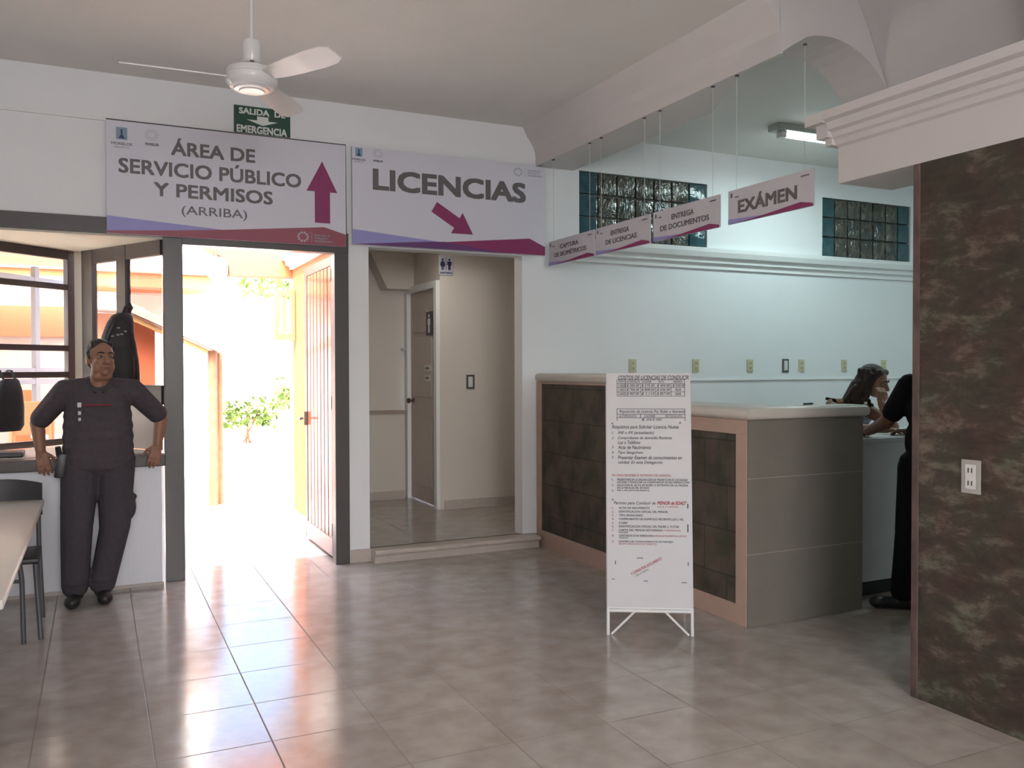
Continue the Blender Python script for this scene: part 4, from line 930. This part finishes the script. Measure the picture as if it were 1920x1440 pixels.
hair = [('e', HP(0, .022, .052), (.082, .096, .082), H4), ('e', HP(0, .055, .0), (.078, .065, .07), H4), ('c', HP(-.05, -.03, .088), .022, HP(.05, -.03, .088), .022), ('c', HP(-.072, .0, .035), .016, HP(-.074, -.012, .0), .009), ('c', HP(.072, .0, .035), .016, HP(.074, -.012, .0), .009)]
blob('hair', hair, .005, 7, HAIRB, t)
shirt = [('c', V(-.12, 6.36, 1.375), .075, V(.145, 6.36, 1.375), .075), *[('c', V(-hw+.004, 6.357, z), rr, V(hw+.006, 6.357, z), rr) for z, hw, rr in ((1.34, .075, .105), (1.28, .078, .122), (1.21, .078, .131), (1.14, .077, .137), (1.07, .076, .141), (1.0, .074, .144), (.94, .072, .145))], ('e', V(.003, 6.365, 1.395), (.10, .085, .055)),
         ('c', shL, .078, shL+(elL-shL)*.86, .068), ('c', shR, .078, shR+(elR-shR)*.86, .068), ('c', V(-.185, 6.36, 1.38), .07, V(-.05, 6.36, 1.40), .065), ('c', V(.215, 6.36, 1.38), .07, V(.08, 6.36, 1.40), .065)]
blob('shirt', shirt, .007, 14, UNIF, t)
def curve_ring(cx_, cy_, z, rx, ry, n=28, front=0): return [V(cx_+rx*math.cos(2*PI*i/n), cy_+ry*math.sin(2*PI*i/n), z) for i in range(n)]
bm = new_bm(); tube(bm, [V(-.062, 6.30, 1.415), V(-.066, 6.345, 1.445), V(-.03, 6.395, 1.46), V(.05, 6.395, 1.46), V(.094, 6.345, 1.445), V(.085, 6.30, 1.415), V(.035, 6.252, 1.365)], [.012, .016, .016, .016, .016, .014, .008], 8)
tube(bm, [V(-.062, 6.30, 1.415), V(-.01, 6.252, 1.365)], [.014, .008], 8); obj('collar', bm, UNIF, t, True)
tr = [('c', hipL+V(-.005, 0, .02), .122, knL, .096), ('c', knL, .096, anL+V(0, .0, .03), .082), ('c', hipR+V(.005, 0, .02), .122, knR, .096), ('c', knR, .096, anR+V(0, 0, .03), .082), ('e', V(.005, 6.365, .92), (.20, .14, .11)),
      ('e', V(-.19, 6.33, .62), (.035, .07, .075)), ('e', V(.185, 6.33, .60), (.045, .075, .085)), ('c', V(.215, 6.33, .665), .022, V(.15, 6.29, .665), .02), ('e', anL+V(0, -.01, .06), (.080, .085, .035)), ('e', anR+V(0, -.01, .06), (.080, .085, .035))]
blob('trousers', tr, .007, 7, UNIFP, t)
for a, k in ((anL, -.13), (anR, .10)):
    d = V(math.sin(k)*-1 if False else k, -1, 0).normalized()
    sh = [('c', a+V(0, .02, .06), .056, a+V(0, .02, -.02), .056), ('c', a+V(0, .04, -.045), .043, a+d*.11+V(0, 0, -.048), .043), ('e', a+d*.12+V(0, 0, -.045), (.047, .06, .043))]
    b = blob('boot', sh, .006, 3, BOOT, t)
    for v in b.data.vertices:
        if v.co.z < .004: v.co.z = .004
bm = new_bm(); box(bm, -.03, .03, -.03, .03, -.085, .075, bev=.012, mtx=Matrix.Translation((-.215, 6.31, .90)) @ Matrix.Rotation(.15, 4, 'Y')); tube(bm, [(-.222, 6.30, .96), (-.232, 6.285, 1.02)], [.02, .016], 8); obj('holster', bm, BOOT, t, True)
bm = new_bm(); tube(bm, [(-.085, 6.222, 1.285), (-.03, 6.215, 1.285), (.03, 6.215, 1.284), (.085, 6.221, 1.283)], .005, 8); obj('chest_stripe', bm, REDTH, t, True, label='red stripe across the chest')
for z, s in ((1.287, .012), (1.235, .009), (1.195, .008)):
    bm = new_bm(); box(bm, -.103-s, -.103+s, 6.212, 6.24, z-s*1.3, z+s*1.3, bev=.003); obj('chest_badge', bm, WHITETH, t, label='small white embroidered badge')

# --- woman behind the service desk
t = thing('person', 'person with shoulder-length dark brown hair in striped top, chin on hand at desk', 'person', (5.05, 4.95, 0))
WR = (Matrix.Rotation(math.radians(22), 3, 'Z') @ Matrix.Rotation(math.radians(14), 3, 'X')); WC = V(5.265, 4.72, 1.405)
def WP(x, y, z): return WC+WR @ V(x, y, z)
W4 = WR.to_4x4()
ws_, we = V(5.02, 4.78, 1.235), V(5.05, 4.60, 1.075)      # near arm (lying on the desk)
body = head_shapes(WC, WR, 1.0)
wrist_up = V(5.135, 4.555, 1.24); elb_up = V(5.20, 4.49, 1.085)
body += [('c', V(5.20, 4.88, 1.25), .05, V(5.23, 4.78, 1.34), .048), ('c', V(4.99, 4.86, 1.23), .055, V(5.40, 4.93, 1.22), .055), ('e', V(5.22, 4.94, 1.07), (.17, .12, .17)), ('e', V(5.20, 5.02, .84), (.15, .13, .15)),
         ('c', V(4.97, 4.83, 1.21), .05, V(4.78, 4.60, 1.10), .040), ('c', V(4.78, 4.60, 1.10), .040, V(4.86, 4.42, 1.088), .030), ('c', V(4.86, 4.42, 1.088), .030, V(4.95, 4.33, 1.085), .026),
         ('c', V(5.38, 4.90, 1.20), .05, elb_up, .042), ('c', elb_up, .042, V(5.155, 4.555, 1.25), .028),
         ('c', V(5.12, 5.0, .80), .09, V(5.10, 4.92, .48), .06), ('c', V(5.10, 4.92, .48), .055, V(5.10, 5.0, .08), .04), ('c', V(5.28, 5.04, .80), .09, V(5.28, 4.95, .48), .06), ('c', V(5.28, 4.95, .48), .055, V(5.28, 5.02, .08), .04)]
body += hand_shapes(V(4.95, 4.33, 1.083), (.9, -.35, 0), (0, 0, -1), -1, (.25, .4, .4), .92)
body += hand_shapes(V(5.155, 4.56, 1.255), (.10, .05, 1), (.3, .9, .1), -1, (.5, .7, .6), .92)
blob('body', body, .0062, 3, SKIN2, t)
face_parts(t, WC, WR, 1.0)
hair = [('e', WP(0, .03, .05), (.090, .100, .085), W4), ('e', WP(0, .07, -.02), (.098, .075, .10), W4), ('c', WP(-.07, .04, -.02), .045, WP(-.095, .06, -.15), .05), ('c', WP(-.05, .09, -.05), .06, WP(-.08, .12, -.19), .055), ('c', WP(.07, .05, -.02), .04, WP(.085, .08, -.14), .04),
        ('c', WP(.0, .11, -.06), .05, WP(-.02, .14, -.20), .05), ('c', WP(-.06, -.04, .085), .026, WP(.06, -.04, .085), .026), ('c', WP(-.072, -.01, .05), .024, WP(-.082, .0, -.03), .022)]
for i in range(14):
    a = i/13; x = -.11+.20*a; hair.append(('c', WP(x, .10-.03*abs(a-.5), -.06), .024, WP(x*1.12, .13+.012*math.sin(i*2.1), -.20+.018*math.cos(i*1.7)), .017))
rh = random.Random(3)
for i in range(60):
    a = rh.uniform(-.5, PI+.5); z = rh.uniform(-.19, .09); w_ = .092+.012*(z < 0)
    hair.append(('c', WP(w_*math.cos(a), .035+w_*math.sin(a), z), rh.uniform(.012, .02), WP(w_*math.cos(a)*1.06+rh.uniform(-.015, .015), .035+w_*math.sin(a)*1.06, z-.035), rh.uniform(.010, .016)))
blob('hair', hair, .0055, 2, HAIRBR, t)
STR = bpy.data.materials.new('striped_knit'); STR.use_nodes = True
nt = STR.node_tree; wv = nt.nodes.new('ShaderNodeTexWave'); wv.wave_type = 'BANDS'; wv.bands_direction = 'Z'; wv.inputs['Scale'].default_value = 26
tcn = nt.nodes.new('ShaderNodeTexCoord'); nt.links.new(tcn.outputs['Object'], wv.inputs['Vector'])
rpn = nt.nodes.new('ShaderNodeValToRGB'); rpn.color_ramp.elements[0].position = .45; rpn.color_ramp.elements[0].color = (.07, .08, .13, 1); rpn.color_ramp.elements[1].position = .55; rpn.color_ramp.elements[1].color = (.62, .64, .68, 1)
nt.links.new(wv.outputs['Color'], rpn.inputs['Fac']); nt.links.new(rpn.outputs[0], nt.nodes['Principled BSDF'].inputs['Base Color']); nt.nodes['Principled BSDF'].inputs['Roughness'].default_value = .8
blob('striped_top', [('e', V(5.22, 4.935, 1.06), (.185, .135, .165)), ('e', V(5.20, 5.02, .86), (.165, .145, .14)), ('c', V(5.10, 4.85, 1.17), .06, V(5.10, 4.90, 1.23), .03), ('c', V(5.34, 4.87, 1.18), .06, V(5.32, 4.93, 1.23), .03), ('c', V(5.14, 4.84, 1.13), .06, V(5.32, 4.86, 1.14), .06)], .007, 3, STR, t)
bm = new_bm(); tube(bm, [V(4.99, 4.78, 1.19), V(4.975, 4.83, 1.275), V(5.0, 4.93, 1.28)], .011, 8); obj('strap', bm, BLACKC, t, True)
blob('trousers', [('c', V(5.12, 5.0, .80), .108, V(5.10, 4.92, .48), .078), ('c', V(5.10, 4.92, .48), .075, V(5.10, 5.0, .10), .06), ('c', V(5.28, 5.04, .80), .108, V(5.28, 4.95, .48), .078), ('c', V(5.28, 4.95, .48), .075, V(5.28, 5.02, .10), .06), ('e', V(5.20, 5.03, .84), (.17, .14, .10))], .008, 3, BLACKC, t)
for x, y in ((5.10, 5.0), (5.28, 5.02)):
    b = blob('shoe', [('c', V(x, y+.03, .045), .04, V(x, y-.12, .04), .038), ('e', V(x, y-.13, .035), (.042, .06, .035))], .007, 2, BOOT, t)
    for v in b.data.vertices:
        if v.co.z < .004: v.co.z = .004

# --- man standing at the desk, half hidden by the pillar
t = thing('person', 'person in black clothes standing at the white desk, half hidden by the pillar', 'person', (4.68, 3.8, 0))
MR = Matrix.Rotation(math.radians(200), 3, 'Z'); MC = V(4.96, 3.86, 1.62)
b_sh = V(4.595, 3.84, 1.40); f_sh = V(4.90, 3.74, 1.40); b_el = V(4.56, 3.99, 1.165); b_wr = V(4.60, 4.17, 1.095)
hp1, hp2 = V(4.615, 3.80, .90), V(4.79, 3.76, .90); kn1, kn2 = V(4.585, 3.83, .49), V(4.77, 3.79, .49); an1, an2 = V(4.55, 3.85, .09), V(4.77, 3.78, .09)
body = head_shapes(MC, MR, 1.02)
body += [('c', V(4.87, 3.79, 1.42), .06, V(4.94, 3.85, 1.54), .056), ('c', V(4.64, 3.83, 1.38), .06, V(4.88, 3.76, 1.38), .06), ('e', V(4.73, 3.79, 1.22), (.16, .11, .18)), ('e', V(4.71, 3.78, 1.0), (.15, .11, .15)),
         ('c', b_sh, .055, b_el, .045), ('c', b_el, .046, b_wr, .031), ('c', f_sh, .055, V(5.06, 3.88, 1.16), .045), ('c', V(5.06, 3.88, 1.16), .045, V(4.98, 4.14, 1.09), .031),
         ('c', hp1, .085, kn1, .06), ('c', kn1, .058, an1, .042), ('c', hp2, .085, kn2, .06), ('c', kn2, .058, an2, .042)]
body += hand_shapes(b_wr, (.55, .85, -.1), (0, 0, -1), 1, (.25, .45, .4), 1.0)
body += hand_shapes(V(4.98, 4.14, 1.09), (-.3, .9, -.05), (0, 0, -1), -1, (.25, .4, .4), 1.0)
blob('body', body, .0068, 3, SKIN3, t)
face_parts(t, MC, MR, 1.02)
def MP(x, y, z): return MC+MR @ (V(x, y, z)*1.02)
M4_ = MR.to_4x4()
blob('hair', [('e', MP(0, .025, .05), (.084, .098, .082), M4_), ('e', MP(0, .06, -.01), (.078, .062, .075), M4_), ('c', MP(-.05, -.05, .09), .022, MP(.05, -.05, .09), .022)], .007, 3, HAIRB, t)
blob('shirt', [('c', V(4.64, 3.83, 1.385), .078, V(4.88, 3.755, 1.385), .078), ('e', V(4.73, 3.79, 1.25), (.185, .135, .17)), ('e', V(4.715, 3.785, 1.05), (.175, .135, .20)), ('c', b_sh, .078, b_sh+(b_el-b_sh)*.72, .066), ('c', f_sh, .078, f_sh+(V(5.06, 3.88, 1.16)-f_sh)*.72, .066), ('e', V(4.80, 3.80, 1.42), (.10, .08, .05))], .008, 3, BLACKC, t)
blob('trousers', [('c', hp1, .115, kn1, .086), ('c', kn1, .084, an1+V(0, 0, .02), .072), ('c', hp2, .115, kn2, .086), ('c', kn2, .084, an2+V(0, 0, .02), .072), ('e', V(4.70, 3.78, .92), (.18, .135, .11))], .008, 3, BLACKC, t)
for a, d in ((an1, V(-.75, .55, 0).normalized()), (an2, V(-.2, .95, 0).normalized())):
    b = blob('shoe', [('c', a+V(0, 0, .02), .05, a+V(0, 0, -.03), .05), ('c', a-d*.05+V(0, 0, -.05), .04, a+d*.12+V(0, 0, -.052), .038), ('e', a+d*.15+V(0, 0, -.05), (.05, .05, .038))], .007, 2, BOOT, t)
    for v in b.data.vertices:
        if v.co.z < .004: v.co.z = .004

# ------------------------------------------------------------------ outside
struct('ground', PAVE, (-14, 1.84, 6.67, 30, -.1, -.004), (1.84, 16, 9.3, 30, -.1, -.004))
struct('wall_facade', ORANGE, (1.765, 1.84, 6.8, 8.76, 0, 2.50))
prism_obj('trim_15', EXTW, [(1.84, 2.50), (1.74, 2.50), (1.735, 2.53), (1.70, 2.545), (1.695, 2.58), (1.66, 2.595), (1.655, 2.63), (1.84, 2.63)], 6.85, 8.80, 'y')
struct('trim_16', SKIRT, (1.75, 1.765, 7.8, 8.76, 0, .12))
prism_obj('trim_17', ORANGE, [(1.84, 2.43), (1.171, 2.425), (1.165, 2.50), (1.155, 2.555), (1.12, 2.59), (1.064, 2.618), (.94, 2.70), (.94, 3.3), (1.84, 3.3)], 8.78, 9.0, 'y')
struct('trim_18', EXTW, (.2, 1.155, 8.80, 8.98, 2.43, 2.60))
t = thing('window_shutter', 'wooden framed shutter swung open on the orange wall outside', 'shutter', (1.65, 8.62, 1.8))
WOOD = mat('varnished_wood', (.30, .20, .09), .4, .4, noise=(6, .25), stretch=(6, 6, .6))
part('frame', WOOD, t, (1.555, 1.60, 8.60, 8.64, 1.80, 2.285), (1.715, 1.755, 8.60, 8.64, 1.78, 2.30), (1.60, 1.715, 8.605, 8.635, 2.22, 2.285), (1.60, 1.715, 8.605, 8.635, 1.80, 1.86), bev=.004)
part('mullion', WOOD, t, (1.645, 1.665, 8.61, 8.63, 1.86, 2.22))
part('pane', PANE, t, (1.60, 1.715, 8.617, 8.622, 1.86, 2.22))
# white building, orange fascia, low roofed pavilion with salmon wall
t = thing('building', 'white building with an orange fascia seen through the booth glass', 'building', (-1.2, 13.2, 0))
part('wall', EXTW, t, (-6, 1.3, 13.0, 13.3, 0, 4.5)); part('fascia', ORANGE, t, (-6, 1.36, 12.0, 12.9, 2.56, 2.74))
part('canopy', EXTW, t, (-6, 1.36, 11.95, 13.0, 2.74, 2.95))
t = thing('pavilion', 'low pavilion with clay tiled roof and salmon wall outside the booth', 'building', (.4, 10.8, 0))
prism_obj('roof', ROOFT, [(-.04, 2.25), (.30, 2.24), (1.24, 1.73), (1.24, 1.69), (.30, 2.13), (-.04, 2.14)], 10.0, 11.2, 'y', parent=t)
prism_obj('rafter', WOOD, [(.30, 2.11), (1.10, 1.73), (1.10, 1.68), (.30, 2.05)], 10.05, 10.12, 'y', parent=t)
part('wall', SALMON, t, (-.04, .58, 10.35, 10.5, 0, 2.12)); 
bm = new_bm(); tube(bm, [(1.16, 10.15, 0), (1.16, 10.15, 1.72)], .05, 12); tube(bm, [(1.25, 10.25, .0), (1.25, 10.25, 1.71)], .03, 10); obj('post', bm, BARK, t, True)
t = thing('globe_lamp', 'white globe lamp hanging before the orange lintel outside', 'lamp', (1.02, 8.6, 2.4))
bm = new_bm(); ball(bm, (1.03, 8.66, 2.46), (.10, .10, .105), 20); obj('globe', bm, mat('opal_glass', (.85, .84, .80), .3), t, True)
bm = new_bm(); tube(bm, [(1.03, 8.66, 2.56), (1.03, 8.66, 2.64), (1.03, 8.78, 2.66)], .012, 8); obj('bracket', bm, DARKB, t)
# porch seen through the left booth window: cream wall, grey framed partition
struct('wall_porch', CREAM, (-2.6, -.95, 8.9, 9.0, 0, 2.6))
struct('ceiling_porch', mat('porch_ceiling', (.58, .50, .33), .7), (-3.2, -.25, 7.78, 10.0, 2.56, 2.66))
t = thing('window_5', '', '', (-.6, 9.4, 0)); del t['label']; del t['category']; t['kind'] = 'structure'
frame_run(t, (-.90, 9.0), (-.22, 9.9), 0, 2.5, [(0.02, .07), (.55, .06), (.98, .06)], [(2.36, .08, 0, 1), (1.50, .06, 0, 1), (1.40, .05, 0, 1), (.04, .08, 0, 1)], m=GALV)
struct('wall_patio', mat('pale_pink_facade_paint', (.44, .36, .34), .7, .2), (-2.8, -.045, 10.4, 10.5, 0, 2.5))
struct('trim_19', SALMON, (-2.8, -.045, 10.37, 10.40, 1.86, 2.18)); struct('trim_20', ORANGE, (-.80, -.62, 10.37, 10.40, .6, 1.30))
t = thing('patio_desk', 'white topped desk seen beyond the booth worktop', 'desk', (-.3, 10, 0))
prism_obj('desktop', PLASTIC_W, [(-.62, 10.2), (-.29, 8.88), (.02, 9.0), (-.2, 10.2)], .81, .85, 'z', parent=t)
prism_obj('pedestal', mat('taupe_panel', (.34, .28, .24), .5), [(-.58, 10.15), (-.26, 8.96), (-.03, 9.05), (-.22, 10.15)], 0, .81, 'z', parent=t)
t = thing('office_chair', 'orange framed chair in front of the patio desk', 'chair', (-.55, 8.35, 0))
bm = new_bm()
for x in (-.66, -.36):
    tube(bm, [(x, 8.55, 0), (x, 8.55, 1.25)], .025, 8); tube(bm, [(x, 8.2, 0), (x, 8.2, .45)], .022, 8)
obj('leg', bm, mat('orange_brown_wood', (.40, .15, .07), .45), t, True)
part('seat', MATS['orange_brown_wood'], t, (-.69, -.33, 8.18, 8.57, .44, .48), bev=.008); part('backrest', MATS['orange_brown_wood'], t, (-.66, -.36, 8.54, 8.565, .95, 1.24), bev=.006)
# planting beyond the entrance
def leaf_clump(bm, c, rad, n, size):
    for i in range(n):
        a = random.uniform(0, 2*PI); e = random.uniform(-.3, 1); rr = random.uniform(.4, 1)
        p = Vector(c)+Vector((rad[0]*rr*math.cos(a), rad[1]*rr*math.sin(a), rad[2]*e*rr))
        q = Euler((random.uniform(-1, 1), random.uniform(-1, 1), random.uniform(0, 6.3))).to_matrix()
        s = size*random.uniform(.7, 1.3)
        vs = [bm.verts.new(p+q @ Vector(v)*s) for v in ((-.5, 0, 0), (-.1, .22, .05), (.5, 0, 0), (-.1, -.22, .05))]
        bm.faces.new(vs)
for i, (x, y, h, r, lab) in enumerate(((1.75, 11.6, .95, .42, 'leafy bush in front of the white glare, left of two beyond the entrance'), (2.66, 12.5, 1.15, .45, 'taller leafy bush beside the orange wall, right of two beyond the entrance'))):
    t = thing('leafy_bush', lab, 'bush', (x, y, 0), 0, 'bushes beyond the entrance')
    bm = new_bm(); leaf_clump(bm, (x, y, h-.1), (r, r, .34), 420, .11); obj('foliage', bm, LEAF, t)
    bm = new_bm()
    for k in range(4): tube(bm, [(x+.04*k-.06, y, .55), (x+random.uniform(-.25, .25), y+random.uniform(-.2, .2), h)], .012, 6)
    obj('stem', bm, BARK, t)
    bm = new_bm(); lathe(bm, [(.26, 0), (.32, .45), (.36, .5), (.36, .56), (.30, .56)], (x, y, 0), 20); obj('pot', bm, EXTW, t, True)
t = thing('tree', 'pale thin tree far beyond the entrance', 'tree', (3.2, 17, 0))
bm = new_bm(); leaf_clump(bm, (3.2, 17, 3.0), (.75, .75, .6), 240, .20); obj('crown', bm, LEAF, t)
bm = new_bm(); tube(bm, [(3.2, 17, 0), (3.15, 17, 1.4), (3.25, 17, 3.0)], [.14, .11, .06], 10); obj('trunk', bm, BARK, t, True)
struct('wall_garden', EXTW, (-14, 16, 21, 21.2, 0, 2.4))
